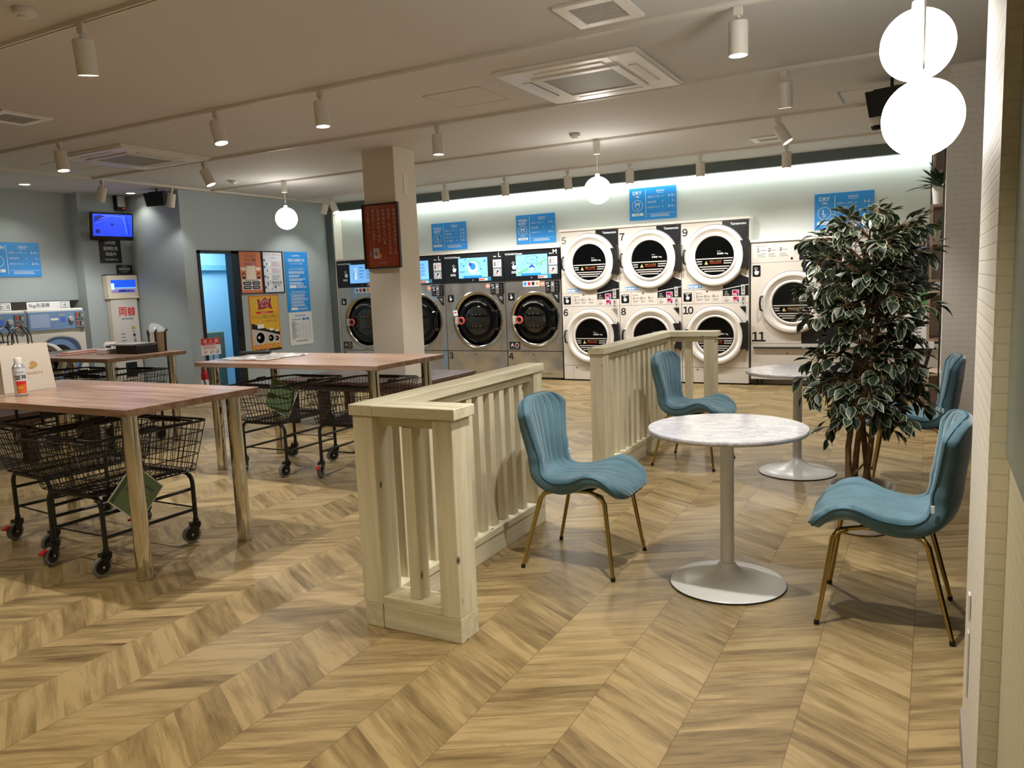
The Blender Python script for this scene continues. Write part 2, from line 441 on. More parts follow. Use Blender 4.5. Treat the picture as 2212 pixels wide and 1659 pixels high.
# ================================================================ SETTING
CZ = 2.78
YF = 9.95       # front plane of the machine wall
b = MB().box(-10.4, 1.2, -3.2, 10.3, -.1, 0, FLOOR); o = struct('floor', b, recenter=False)
b = MB().box(-10.4, 1.2, -3.2, 10.3, CZ, CZ+.1, CEIL); struct('ceiling', b)
# back wall: dark beam over the recess, recess back, left pier
b = MB().box(-8.75, 1.2, YF, YF+.1, 2.655, CZ, WALLD)
b.box(-8.75, -8.60, YF-.02, YF+.3, 0, 2.655, WALLD)
struct('wall_back', b)
b = MB().box(-8.599, 1.2, 10.14, 10.24, 0, CZ, NICHE)
b.box(-8.599, 1.2, YF+.101, 10.14, 2.70, CZ-.001, WHITEP)
b.box(-8.599, -8.585, YF, 10.14, 0, 2.654, WHITEP)
struct('wall_recess', b)
# left wall with the door opening Y 7.37..7.90 (frame 7.33..8.03)
XL = -8.73
b = MB()
b.box(XL-.1, XL, 7.12, 7.33, 0, CZ, WALLG); b.box(XL-.1, XL, 8.03, YF, 0, CZ, WALLG); b.box(XL-.1, XL, 7.33, 8.03, 2.0, CZ, WALLG)
b.box(-9.9, XL-.1, 7.12, 7.22, 0, CZ, WALLG)
struct('wall_left', b)
b = MB().box(-9.9, -9.8, 6.42, 7.12, 0, CZ, WALLG); b.box(-10.35, -9.9, 6.42, 6.5, 0, CZ, WALLG); struct('wall_alcove', b)
b = MB().box(-10.1, -9.98, -3.2, 6.42, 1.40, CZ, WALLG); b.box(-10.35, -10.25, -3.2, 6.42, 0, 1.4, CREAM); b.box(-10.3,-10.1,-3.2,6.42,1.40,1.5,WALLG)
struct('wall_left_side', b)
b = MB().box(-10.4, 1.2, -3.2, -3.1, 0, CZ, WALLG); struct('wall_front', b)
# round the door: a small pale blue room behind
AQ = mat('pale_blue_room_paint', '#86bfdd', .8); AQF = mat('blue_grey_lino', '#5f7f92', .5)
struct('wall_store_near', MB().box(-10.1, XL-.101, 7.23, 7.26, 0, 2.5, AQ)); struct('wall_store_far', MB().box(-10.1, XL-.101, 9.5, 9.6, 0, 2.5, AQ)); struct('ceiling', MB().box(-10.1, XL-.101, 7.26, 9.5, 2.4, 2.5, AQ)); struct('floor', MB().box(-10.1, XL-.101, 7.26, 9.5, 0.0, .004, AQF))
b = MB().box(-10.2, -10.1, 7.23, 9.6, 0, 2.5, AQ)
b.box(-10.1, -10.02, 7.3, 9.5, 1.78, 1.86, mat('blue_dado', '#5fa3bd', .7))
struct('wall_store_back', b)
la = bpy.data.lights.new('store_lamp', 'AREA'); la.energy = 40; la.size = .9; la.color = (.9, .96, 1)
lo = bpy.data.objects.new('store_lamp', la); C.objects.link(lo); lo.location = (-9.35, 8.2, 2.38)
b = MB().box(XL-.1, XL+.02, 7.33, 7.37, 0, 2.0, BLACKP); b.box(XL-.1, XL+.02, 7.90, 8.03, 0, 2.0, BLACKP); b.box(XL-.1, XL+.02, 7.33, 8.03, 1.96, 2.0, BLACKP)
dr = struct('door_1', b)
hb = MB().tube([(XL+.02, 7.94, 1.02), (XL+.06, 7.94, 1.02), (XL+.06, 7.94, .82), (XL+.02, 7.94, .82)], .009, BLACKG)
obj('handle', hb, dr, True)
# store room contents glimpsed through the door
b = MB(); G1 = mat('sage_green_cupboard', '#5b7266', .5)
b.cbox((-9.75, 8.05, .42), (.5, .62, .84), G1, b=.01)
t = tag(obj('store_cupboard', b), 'low sage green cupboard seen through the lit doorway', 'cupboard')
fb = MB(); fc = Face(fb, (-9.5, 7.76, .06), (0, 1, 0), (0, 0, 1)); fc.slab(.02, 0, .56, .74, G1); fc.rect(.2, .35, .45, .68, mat('pale_paper', '#a9c2cc', .6), .006)
obj('door', fb, t)
b = MB().cbox((-9.35, 8.72, .3), (.42, .34, .6), mat('navy_crate', '#1d2b45', .5), b=.01); b.cbox((-9.13, 8.72, .42), (.02, .26, .12), WHITEB)
tag(obj('storage_bin', b), 'dark navy bin with a white tag at the far side of the doorway', 'bin')
# column with cladding
CX0, CX1, CY0, CY1 = -5.125, -4.735, 6.44, 6.80
b = MB().box(CX0, CX1, CY0, CY1, 0, CZ, BEIGEW)
struct('wall_column', b)
b = MB().cbox((CX1+.003, 6.62, 2.42), (.006, .07, .2), WHITEB, b=.002)
tag(obj('switch_plate', b), 'slim white blank plate high on the right face of the column', 'switch plate')
# right side: far pier, window strip, near pier
b = MB().box(.07, .30, 6.47, 7.0, 0, CZ, BRICKC); struct('wall_right_pier', b)
b = MB().box(.31, .44, 2.54, 10.2, 0, .35, BEIGEW); b.box(.31, .44, 2.54, 10.2, 2.62, CZ, BEIGEW); b.box(.31, .44, 7.0, 10.2, .35, 2.62, BEIGEW)
struct('wall_right', b)
b = MB().box(.303, .40, 2.54, 6.47, .0, .38, BLACKP); b.box(.303, .40, 2.54, 6.47, 2.56, CZ-.02, BLACKP)
for y in (2.54, 3.85, 5.15, 6.39): b.box(.303, .40, y, y+.08, .38, 2.56, BLACKP)
wn = struct('window_1', b)
NIGHT = mat('night_glass', '#0c0f12', .06, spec=.7)
obj('pane', MB().box(.36, .37, 2.6, 6.42, .36, 2.58, NIGHT), wn)
# near pier: relief brick, side face X=.105 from Y 1.85 to 2.54, end face at Y 1.85
b = MB()
b.add([(.112, 1.85, 0), (.112, 2.54, 0), (.112, 2.54, CZ), (.112, 1.85, CZ)], [(0, 3, 2, 1)], BRICKX)
b.add([(.112, 1.85, 0), (.9, 1.85, 0), (.9, 1.85, CZ), (.112, 1.85, CZ)], [(0, 1, 2, 3)], BRICK)
b.add([(.112, 2.54, 0), (.9, 2.54, 0), (.9, 2.54, CZ), (.112, 2.54, CZ)], [(0, 3, 2, 1)], BRICK)
b.add([(.112, 1.85, CZ), (.9, 1.85, CZ), (.9, 2.54, CZ), (.112, 2.54, CZ)], [(0, 1, 2, 3)], BRICK)
struct('wall_right_near_pier', b)
b = MB().box(.106, .112, 1.85, 2.54, 0, .07, mat('taupe_skirting', '#8a8178', .5)); struct('baseboard_right', b)
b = MB().box(.148, .25, -3.2, 1.85, 0, CZ, BRICKN); struct('wall_right_near', b)
b = MB().box(.140, .149, -1.0, 1.835, 1.0, 2.5, mat('grey_green_pane', '#66766f', .25)); w2 = struct('window_2', b)
b = MB().cbox((.1085, 2.29, .49), (.005, .03, .07), WHITEB, b=.001); b.cbox((.1085, 2.29, .33), (.003, .028, .18), BEIGEW, b=.001)
tag(obj('outlet_cover', b), 'tiny white outlet tab low on the near brick pier', 'outlet')

# LED strip hidden behind the beam, washing the recess
b = MB().box(-8.55, .3, YF+.105, YF+.125, 2.672, 2.69, mat('led_diffuser', '#eaf6ee', .4, emit=LED_E))
b2 = MB().box(-8.57, .32, YF+.1, YF+.135, 2.69, 2.70, LGREY)
t = tag(obj('led_strip', b2), 'long white LED strip tucked behind the beam above the machines', 'strip light')
obj('diffuser', b, t)

# ================================================================ CEILING FITTINGS
ZT = CZ
def track(name, x0, y0, x1, y1, label):
    mb = MB(); v = Vector((x1-x0, y1-y0, 0)); L = v.length; a = math.atan2(v.y, v.x)
    T = T_((x0, y0, CZ), rz=a)
    mb.box(0, L, -.017, -.006, -.022, 0, CANW, T); mb.box(0, L, .006, .017, -.022, 0, CANW, T); mb.box(0, L, -.006, .006, -.006, 0, BLACKP, T)
    for q in (0, L): mb.box(max(q-.03, 0), min(q+.03, L), -.018, .018, -.026, 0, CANW, T)
    tag(obj(name, mb), label, 'lighting track')
TY = [2.60, 4.30, 5.80, 7.46, 9.08]
track('lighting_track', -8.9, TY[0], .1, TY[0], 'white lighting track nearest the viewer with one large spotlight at top left')
track('lighting_track', -8.5, TY[1], -.2, TY[1], 'white lighting track passing on the near side of the large ceiling air conditioner')
track('lighting_track', -8.5, TY[2], -.1, TY[2], 'white lighting track just beyond the large ceiling air conditioner')
track('lighting_track', -8.5, TY[3], -.1, TY[3], 'white lighting track carrying the two far pendant globes')
track('lighting_track', -8.5, TY[4], -.1, TY[4], 'farthest white lighting track with the row of spotlights facing the machines')
track('lighting_track', -8.5, 4.55, -8.5, 9.7, 'white lighting track running front to back along the left wall')

def make_can():
    t = thing('spotlight', (0, 0, 0), 'x', 'spotlight', 'track spotlights on the ceiling')
    mb = MB().cbox((0, 0, -.025), (.05, .028, .05), CANW, b=.004); mb.tube([(0, 0, -.045), (0, 0, -.075)], .012, CANW, 10)
    mb.cbox((0, 0, -.085), (.016, .03, .04), CANW, b=.003)
    obj('track_adapter', mb, t, True)
    h = MB(); h.lathe([(.012, -.075), (.046, -.077), (.050, -.082), (.050, -.245), (.047, -.247), (.045, -.236), (.045, -.225)], CANW, 28)
    ho = obj('lamp_head', h, t, True)
    e = MB().lathe([(.0445, -.2385), (.0, -.2385)], mat('spot_lens_glow', '#fff4e2', .3, emit=14), 24)
    obj('lens', e, ho, False)
    return t
can0 = make_can()
def place_can(x, y, rx, ry, label, power=1.0, first=[True], cone=100):
    global can0
    if first[0]: o = can0; o.location = (x, y, CZ-.02); o['label'] = label; first[0] = False
    else: o = dup(can0, (x, y, CZ-.02), 0, label)
    hd = [c for c in o.children if c.name.startswith('lamp_head')][0]
    Rm = Matrix.Translation((0, 0, -.085)) @ Matrix.Rotation(math.radians(rx), 4, 'X') @ Matrix.Rotation(math.radians(ry), 4, 'Y') @ Matrix.Translation((0, 0, .085))
    hd.matrix_local = Rm
    if power > 0:
        L = bpy.data.lights.new('spot_beam', 'SPOT'); L.energy = SPOT_W*power; L.spot_size = math.radians(cone); L.spot_blend = .55
        L.shadow_soft_size = .03; L.color = (1, .975, .94) if y > 2 else (1, .90, .70)
        lo = bpy.data.objects.new('spot_beam', L); C.objects.link(lo); lo.parent = hd; lo.location = (0, 0, -.252)
    return o
CANS = [  # x, row, rx, ry, label, power
 (-3.78, 0, 8, 6, 'largest white track spotlight, at the top left of the photo', 1.6),
 (-.80, 0, 0, 0, 'white track spotlight above the front cafe table, on the nearest track', 1.5),
 (-4.78, 1, 0, -14, 'white track spotlight tilted right, left one of the close pair on the second track', 1),
 (-3.75, 1, 0, -3, 'white track spotlight hanging straight, right one of the close pair on the second track', 1),
 (-6.72, 1, 0, -8, 'white track spotlight beside the left ceiling air conditioner', .9),
 (-.92, 1, 0, 0, 'white track spotlight at the upper right, above the air conditioner corner', .9),
 (-6.68, 2, 10, -20, 'white track spotlight tilted right, left of the column above the wide table', .9),
 (-3.78, 2, 0, 0, 'white track spotlight to the right of the column top, dark face', .9),
 (-.93, 2, 10, 0, 'white track spotlight right of the large air conditioner, lit face towards us', 1),
 (-1.25, 3, 0, -32, 'white track spotlight tilted sharply right, beside the small far vent', .9),
 (-5.85, 4, 0, -4, 'white track spotlight just right of the column in the far row', .8),
 (-4.92, 4, 0, -3, 'white track spotlight above the blue washer sign with the M', .8),
 (-4.03, 4, 0, -3, 'white track spotlight left of the far globe pendant', .8),
 (-3.22, 4, 0, 0, 'white track spotlight above the blue 14kg dryer sign', .8),
 (-2.37, 4, 0, 0, 'white track spotlight above the gap between the two dryer signs', .8),
 (-1.43, 4, 0, 0, 'white track spotlight farthest right in the far row', .8),
 (-7.95, 4, 0, 24, 'white track spotlight pointing left, one of the crossed pair near the wall corner', .25),
 (-7.83, 4, 0, -24, 'white track spotlight pointing right, one of the crossed pair near the wall corner', .8)]
TY += [1.05, -.60, -2.1]  # unseen rows of spots, added to brighten the foreground
track('lighting_track', -8.9, TY[5], -.1, TY[5], 'unseen white lighting track added over the viewer')
track('lighting_track', -8.9, TY[6], -.1, TY[6], 'unseen white lighting track added behind the viewer')
track('lighting_track', -8.9, TY[7], -.1, TY[7], 'unseen white lighting track added farthest behind the viewer')
for r, xs in ((5, (-6.9, -4.6, -2.5, -.6)), (6, (-5.8, -3.4, -1.2)), (7, (-6.6, -3.9, -1.3))):
    for k, x in enumerate(xs): CANS.append((x, r, 0, 0, 'added white track spotlight out of view, on %s row, place %s from the left' % (('the overhead', 'the second hidden', 'the rearmost')[r-5], 'abcd'[k]), .85))
for x, r, rx, ry, lab, pw in CANS: place_can(x, TY[r], rx, ry, lab, pw, cone=150 if r == 4 and x > -7 else 100)
place_can(-8.5, 5.90, 0, 22, 'white track spotlight tilted left, above the wall television', .8)
place_can(-8.5, 6.84, 0, 16, 'white track spotlight in front of the black ceiling speaker at left', .15)

def downlight(x, y, label, P):
    t = thing('downlight', (x, y, CZ-.001), label, 'downlight', 'recessed downlights over the left wall')
    obj('trim_ring', MB().lathe([(.075, CZ-.001), (.078, CZ-.008), (.06, CZ-.01), (.055, CZ-.002)], WHITEB, 28, T_((x, y, 0))), t, True)
    obj('lens', MB().lathe([(.056, CZ-.004), (0, CZ-.004)], mat('downlight_glow', '#fffbe8', .3, emit=14), 24, T_((x, y, 0))), t)
    L = bpy.data.lights.new('downlight_beam', 'SPOT'); L.energy = P; L.spot_size = math.radians(120); L.spot_blend = .6; L.shadow_soft_size = .05; L.color = (1, .97, .82)
    lo = bpy.data.objects.new('downlight_beam', L); C.objects.link(lo); lo.parent = t; lo.location = (0, 0, -.015)
downlight(-9.47, 5.58, 'round recessed downlight at the far left over the 9kg washers', 22)
downlight(-9.40, 6.92, 'round recessed downlight over the money changer corner', 14)

def globe(x, y, z, R, label, grp, two=False):
    t = thing('pendant_globe', (x, y, z-R), label, 'pendant light', grp)
    mb = MB(); n = 32
    prof = [(R*math.sin(PI*i/n), z-R*math.cos(PI*i/n)) for i in range(1, n)]
    mb.lathe(prof, mat('opal_glass_glow_large', '#fff9f0', .3, emit=GLOBE_E*1.7) if y < 5 else mat('opal_glass_glow', '#fff9f0', .3, emit=GLOBE_E), 40, T_((x, y, 0)), True, True)
    obj('globe_shade', mb, t, True)
    obj('cord', MB().tube([(x, y, z+R+.02), (x, y, CZ-.1)], .0035, LGREY, 6), t)
    obj('cord_grip', MB().lathe([(.0, z+R+.03), (.022, z+R+.028), (.026, z+R-.01)], WHITEB, 16, T_((x, y, 0))), t, True)
    obj('ceiling_cup', MB().lathe([(0, CZ-.15), (.034, CZ-.148), (.036, CZ-.035), (.03, CZ-.023)], CANW, 20, T_((x, y, 0))), t, True)
globe(-2.985, 7.46, 2.28, .135, 'white glowing globe pendant in front of the dryers', 'pendant globes')
globe(-7.19, 7.46, 2.31, .135, 'white glowing globe pendant above the orange poster on the left wall', 'pendant globes')
globe(-.074, 3.50, 2.23, .132, 'upper large white glowing globe at the top right', 'pendant globes')
globe(-.046, 3.18, 1.905, .132, 'lower and nearer large white glowing globe at the top right', 'pendant globes')

def aircon(cx, cy, label, rz=0):
    t = thing('ceiling_air_conditioner', (cx, cy, CZ), label, 'air conditioner', 'ceiling cassette air conditioners')
    W, D = .50, .50; z0 = CZ
    mb = MB(); T = T_((cx, cy, 0))
    # stepped panel with opening
    def ringbox(o, i, za, zb, M):
        mb.box(-o, -i, -o, o, za, zb, M, T); mb.box(i, o, -o, o, za, zb, M, T); mb.box(-i, i, -o, -i, za, zb, M, T); mb.box(-i, i, i, o, za, zb, M, T)
    ringbox(.50, .31, z0-.022, z0, CREAM2); ringbox(.485, .31, z0-.034, z0-.022, CREAM2)
    obj('panel', mb, t, bevel=.004)
    mb = MB(); ringbox(.31, .25, z0-.046, z0-.005, WHITEB); obj('inner_frame', mb, t, bevel=.003)
    mb = MB().box(-.25, .25, -.25, .25, z0-.040, z0-.01, GRILLE, T); obj('intake_grille', mb, t)
    for k in range(4):
        R_ = T @ Matrix.Rotation(k*PI/2, 4, 'Z')
        mb = MB().box(-.23, .23, .345, .350, z0-.036, z0-.030, BLACKP, R_); mb.box(-.24, .24, .352, .41, z0-.040, z0-.032, WHITEB, R_)
        obj('air_flap', mb, t, bevel=.002)
aircon(-2.11, 5.20, 'large square ceiling air conditioner in the middle right of the ceiling')
aircon(-6.98, 5.22, 'square ceiling air conditioner at the left of the ceiling')
def vent(x0, x1, y0, y1, label):
    t = thing('ceiling_vent', ((x0+x1)/2, (y0+y1)/2, CZ), label, 'air vent', 'small ceiling vents')
    mb = MB(); mb.box(x0, x0+.06, y0, y1, CZ-.018, CZ, CREAM2); mb.box(x1-.06, x1, y0, y1, CZ-.018, CZ, CREAM2); mb.box(x0+.06, x1-.06, y0, y0+.06, CZ-.018, CZ, CREAM2); mb.box(x0+.06, x1-.06, y1-.06, y1, CZ-.018, CZ, CREAM2)
    obj('frame', mb, t, bevel=.003)
    mb = MB()
    n = 14
    for i in range(n):
        y = y0+.06+(y1-y0-.12)*(i+.5)/n; mb.box(x0+.06, x1-.06, y-.004, y+.004, CZ-.014, CZ-.002, LGREY)
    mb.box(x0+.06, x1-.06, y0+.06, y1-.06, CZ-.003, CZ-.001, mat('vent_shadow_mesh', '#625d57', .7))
    obj('louvre', mb, t)
vent(-1.75, -1.38, 3.80, 4.18, 'square ceiling vent at the top edge of the photo')
vent(-6.32, -5.94, 3.40, 3.78, 'square ceiling vent at the far left edge of the ceiling')
vent(-1.70, -1.38, 8.46, 8.78, 'small ceiling vent far back on the right')
def hatch(x0, x1, y0, y1, label, blue=False):
    mb = MB(); M = LGREY; w = .008
    for a in ((x0, x1, y0, y0+w), (x0, x1, y1-w, y1), (x0, x0+w, y0, y1), (x1-w, x1, y0, y1)): mb.box(*a, CZ-.004, CZ, M)
    mb.box(x0+w, x1-w, y0+w, y1-w, CZ-.002, CZ, CEIL)
    if blue: mb.box(x0, x0+.012, y0, y1, CZ-.005, CZ, mat('blue_masking_tape', '#5b8fb5', .6))
    tag(obj('ceiling_hatch', mb), label, 'access hatch', 'ceiling access hatches')
hatch(-3.34, -2.87, 4.95, 5.42, 'faint square ceiling hatch left of the large air conditioner')
hatch(-8.05, -7.6, 4.92, 5.37, 'faint square ceiling hatch at the left in front of the wall spotlights')
hatch(-.70, -.28, 6.86, 7.31, 'ceiling hatch with blue tape edge near the right globes', True)
def detector(x, y, label):
    mb = MB().lathe([(.0, CZ-.045), (.028, CZ-.044), (.032, CZ-.034), (.05, CZ-.030), (.055, CZ-.012), (.05, CZ)], WHITEB, 28, T_((x, y, 0)))
    tag(obj('smoke_detector', mb, smooth=True), label, 'smoke detector', 'smoke detectors')
detector(-3.86, 2.37, 'round smoke detector in the top left corner of the ceiling')
detector(-7.62, 7.05, 'round smoke detector left of the column on the far ceiling')
detector(-3.04, 7.05, 'round smoke detector near the far globe pendant cup')
def speaker(x, y, z, rz, label, s=1):
    t = thing('ceiling_speaker', (x, y, z), label, 'speaker', 'black ceiling speakers', rz)
    mb = MB(); poly = [(-.15*s, -.06), (.15*s, -.06), (.13*s, .1), (-.13*s, .1)]
    # cabinet: wide face down-forward
    vs = [(-.15*s, -.08*s, .085*s), (.15*s, -.08*s, .085*s), (.13*s, -.05*s, -.085*s), (-.13*s, -.05*s, -.085*s), (-.11*s, .09*s, .085*s), (.11*s, .09*s, .085*s), (.10*s, .07*s, -.05*s), (-.10*s, .07*s, -.05*s)]
    fs = [(0, 3, 2, 1), (4, 5, 6, 7), (0, 1, 5, 4), (3, 7, 6, 2), (0, 4, 7, 3), (1, 2, 6, 5)]
    me = MB().add(vs, fs, BLACKP)
    o = obj('cabinet', MB().add(vs, fs, BLACKP, T_((x, y, z))), t, bevel=.006)
    obj('bracket', MB().tube([(x-.12*s, y, z+.08*s), (x-.12*s, y, z+.1*s), (x+.12*s, y, z+.1*s), (x+.12*s, y, z+.08*s)], .008, BLACKM).tube([(x, y, z+.1*s), (x, y, CZ)], .012, BLACKM), t)
speaker(-8.86, 6.9, 2.64, .25, 'black speaker hanging in the left corner behind a spotlight')
speaker(-.30, 6.6, 2.6, -.3, 'black speaker behind the two large globes', 1.1)
t = thing('dome_camera', (-.50, 8.2, CZ), 'small dome security camera beside the large lower globe', 'security camera')
obj('housing', MB().lathe([(.05, CZ), (.06, CZ-.02), (.055, CZ-.06), (.04, CZ-.08)], WHITEB, 20, T_((-.5, 8.2, 0))), t, True)
obj('dome', MB().lathe([(.045, CZ-.07), (.042, CZ-.1), (.03, CZ-.115), (0, CZ-.122)], BLACKG, 20, T_((-.5, 8.2, 0))), t, True)
# ================================================================ MACHINES
YR = Matrix.Rotation(PI/2, 4, 'X')      # lathe axis z -> -y (towards the room)
def frontT(x, y, z): return Matrix.Translation((x, y, z)) @ YR
HAND = [(-.25,-.5),(.25,-.5),(.42,-.1),(.42,.12),(.28,.16),(.26,.1),(.12,.2),(.1,.12),(-.02,.22),(-.04,.5),(-.12,.55),(-.2,.5),(-.2,-.02),(-.34,.08),(-.42,.0),(-.3,-.25)]
def hand(F, x, y, s, M, d=.003): F.poly([(x+a*s, y+b*s) for a, b in HAND], M, d); F.ring(x-.12*s, y+.5*s, .22*s, .28*s, M, d, 16, -.3, PI+.3)

def washer(x0, x1, num, size, label, sticker=False, ill=False, rr=.415, extra=0):
    cx = (x0+x1)/2; y = YF; W = x1-x0
    t = thing('washer_dryer', (cx, y, 0), label, 'washing machine', 'stainless wash and dry machines')
    b = MB(); g_ = .006
    pc = (-5.94 if num == 3 else cx+.02 if num != 4 else -4.99, .865)
    # front sheet with round opening, made as a fan of quads between square and circle
    def holed(zlo, zhi, r):
        n = 48; vs = []; X0, X1 = x0+g_, x1-g_
        for i in range(n):
            a = 2*PI*i/n; c_, s_ = math.cos(a), math.sin(a)
            k = min([q for q in [((X1-pc[0])/c_ if c_ > 1e-6 else 1e9), ((X0-pc[0])/c_ if c_ < -1e-6 else 1e9), ((zhi-pc[1])/s_ if s_ > 1e-6 else 1e9), ((zlo-pc[1])/s_ if s_ < -1e-6 else 1e9)]])
            vs.append((pc[0]+c_*r, y, pc[1]+s_*r)); vs.append((pc[0]+c_*k, y, pc[1]+s_*k))
        # add the corners
        fs = [(2*i, 2*i+1, 2*((i+1) % n)+1, 2*((i+1) % n)) for i in range(n)]
        b.add(vs, fs, STEEL)
        for (X, Z) in ((X0, zlo), (X1, zlo), (X0, zhi), (X1, zhi)):
            # nearest two perimeter points around this corner
            best = None
            for i in range(n):
                p, q = vs[2*i+1], vs[2*((i+1) % n)+1]
                onp = (abs(p[0]-X) < 1e-5) != (abs(q[0]-X) < 1e-5)
                if onp and (abs(p[2]-Z) < 1e-5 or abs(q[2]-Z) < 1e-5) and (abs(p[0]-X) < 1e-5 and abs(q[2]-Z) < 1e-5 or abs(q[0]-X) < 1e-5 and abs(p[2]-Z) < 1e-5): best = (p, q)
            if best: b.add([best[0], (X, y, Z), best[1]], [(0, 1, 2)], STEEL)
    holed(.412, 1.425, rr)
    b.box(x0+g_, x1-g_, y, y+.02, .10, .406, STEEL); b.box(x0+g_, x1-g_, y+.01, y+.02, .03, .1, STEEL)
    b.box(x0+g_, x0+g_+.01, y+.001, y+.16, .03, 1.85, STEEL); b.box(x1-g_-.01, x1-g_, y+.001, y+.16, .03, 1.85, STEEL)
    b.box(x0, x1, y+.03, y+.17, 1.80, 1.855, BLACKM); b.box(x0+g_, x1-g_, y+.155, y+.165, .03, 1.84, BLACKM)
    b.box(x0+.05, x1-.05, y+.03, y+.15, 0, .03, BLACKM)
    F = Face(b, (x0, y, 0), (1, 0, 0), (0, 0, 1))
    F.slab(g_, .404, W-g_, .414, BLACKM, -.01, .0005)
    F.disc(W*.48, .36, .009, BLACKM, .001, 12)
    if num: F.num(.025, .285, .10, str(num), KPRINT)
    if ill:
        F.rect(.035, .43, .215, .545, KPRINT); F.text(.06, .475, .05, 'A', WPRINT, .002, bold=.04); F.ring(.16, .495, .028, .033, WPRINT, .002); F.disc(.16, .495, .014, RPRINT, .002); F.rect(.05, .447, .2, .455, GPRINT, .002)
    # tap plate at left
    F.slab(.05, 1.145, .15, 1.25, BLACKR, 0, .004); hand(F, .1, 1.193, .05, WPRINT, .006)
    # corner gusset at right
    cr = W-.03
    F.poly([(cr-.115, 1.225), (cr, 1.23), (cr, 1.09), (cr-.03, 1.10), (cr-.10, 1.20)], BLACKR, .002); F.poly([(cr-.085, 1.205), (cr-.02, 1.21), (cr-.02, 1.14)], GREYP, .003)
    if sticker:
        F.rect(W*.33, 1.335, W*.63, 1.415, WPRINT, .0012)
        for i, M in enumerate((BLUE, RPRINT, KPRINT, mat('sticker_orange', '#e0925a', .5))): F.rect(W*(.345+.072*i), 1.35, W*(.395+.072*i), 1.40, M, .0022)
    if num != 1:
        F.disc(W-.285, 1.365, .036, mat('orange_seal', '#d8794c', .5), .0022); F.ring(W-.285, 1.365, .024, .028, WPRINT, .003, 20); F.rect(W-.303, 1.36, W-.267, 1.372, WPRINT, .003)
    obj('body', b, t)
    # coin unit
    c = MB(); Fc = Face(c, (x1-.235, y, 1.245), (1, 0, 0), (0, 0, 1))
    Fc.slab(0, 0, .215, .16, BLACKR, 0, .012)
    Fc.lines(.01, .14, .075, 2, .02, .008, WPRINT, .013, num+4); Fc.poly([(.012, .08), (.07, .085), (.05, .10)], WPRINT, .013); Fc.lines(.01, .06, .07, 3, .018, .006, GPRINT, .013, 9)
    Fc.slab(.088, .008, .14, .15, GREYP, .012, .02); Fc.line(.1, .1, .128, .115, .012, WPRINT, .0215); Fc.ring(.114, .05, .015, .02, BLACKG, .0215, 16)
    Fc.slab(.16, .008, .205, .15, BLACKG, .012, .018)
    for k in range(3): Fc.ring(.1825, .03+.045*k, .012, .016, GREYP, .019, 16)
    obj('coin_unit', c, t)
    # control panel
    p = MB(); Fp = Face(p, (x0+.004, y-.012, 1.425), (1, 0, 0), (0, 0, 1)); PW = W-.008; PH = .412
    Fp.slab(0, 0, PW, PH, BLACKR, -.05, 0)
    Fp.text(.02, PH-.046, .027, 'WASH&DRY', WPRINT, .0015, bold=.02); Fp.rect(.21, PH-.044, .30, PH-.028, WPRINT, .0015)
    Fp.text(PW-.115, PH-.06, .022, 'size', WPRINT, .0015, al='R', bold=.01)
    Fp.text(PW-.04, PH-.062, .065, size, WPRINT, .0015, al='R', bold=.03)
    hand(Fp, .165*W/.9, .205, .085, WPRINT); Fp.lines(.12, .135, .21, 2, .018, .012, WPRINT, .0015, 3, (1, 1))
    for q, (yy, M) in enumerate(((.20, WPRINT), (.075, mat('sticker_grey', '#a9b3b8', .5)))):
        Fp.rect(PW-.175, yy, PW-.035, yy+.115, M)
        if q == 0:
            Fp.poly([(PW-.155, yy+.02), (PW-.13, yy+.02), (PW-.13, yy+.07), (PW-.142, yy+.1), (PW-.155, yy+.07)], GPRINT, .002); Fp.lines(PW-.11, yy+.09, PW-.05, 4, .02, .007, RPRINT, .002, 5)
        else:
            Fp.disc(PW-.105, yy+.055, .038, WPRINT, .002, 20); Fp.disc(PW-.1, yy+.07, .018, KPRINT, .0025, 14); Fp.disc(PW-.115, yy+.045, .02, mat('sticker_skin', '#b5897a', .5), .0026, 14)
    sw = .5; sx = PW*(.26 if size == 'L' else .225)
    Fp.rect(sx+.34, .018, sx+.55, .075, mat('sticker_teal', '#2d86a0', .5), .0018); Fp.rect(sx+.345, .022, sx+.49, .058, WPRINT, .0024); Fp.lines(sx+.35, .05, sx+.48, 1, .02, .022, RPRINT, .003, 3)
    Fp.disc(sx+.24, .035, .009, LGREY, .002, 10)
    po = obj('control_panel', p, t)
    s = MB(); Fs = Face(s, (x0+sx, y-.0125, 1.49), (1, 0, 0), (0, 0, 1)); SH = .295
    Fs.rect(0, 0, sw, SH, SCREENL, .0005)
    rd = random.Random(num)
    if num in (1, 2):
        Fs.ring(.12, .15, .05, .054, SCREEND, .0012, 20); Fs.rect(.09, .06, .15, .24, SCREENW, .0015)
        for k in range(4): Fs.lines(.2, .25-.05*k, .3, 1, .02, .012, SCREEND, .0015, k+1); Fs.lines(.34, .25-.05*k, .46, 2, .02, .008, SCREEND, .0015, k+8)
        Fs.line(.07, .05, .12, .22, .01, SCREEND, .002)
    else:
        for k in range(26): Fs.disc(rd.uniform(.02, sw-.02), rd.uniform(.02, SH-.02), rd.uniform(.004, .016), SCREENB if k % 2 else SCREENW, .001, 10)
        Fs.rect(.08, .0, .4, .035, SCREENB, .0014)
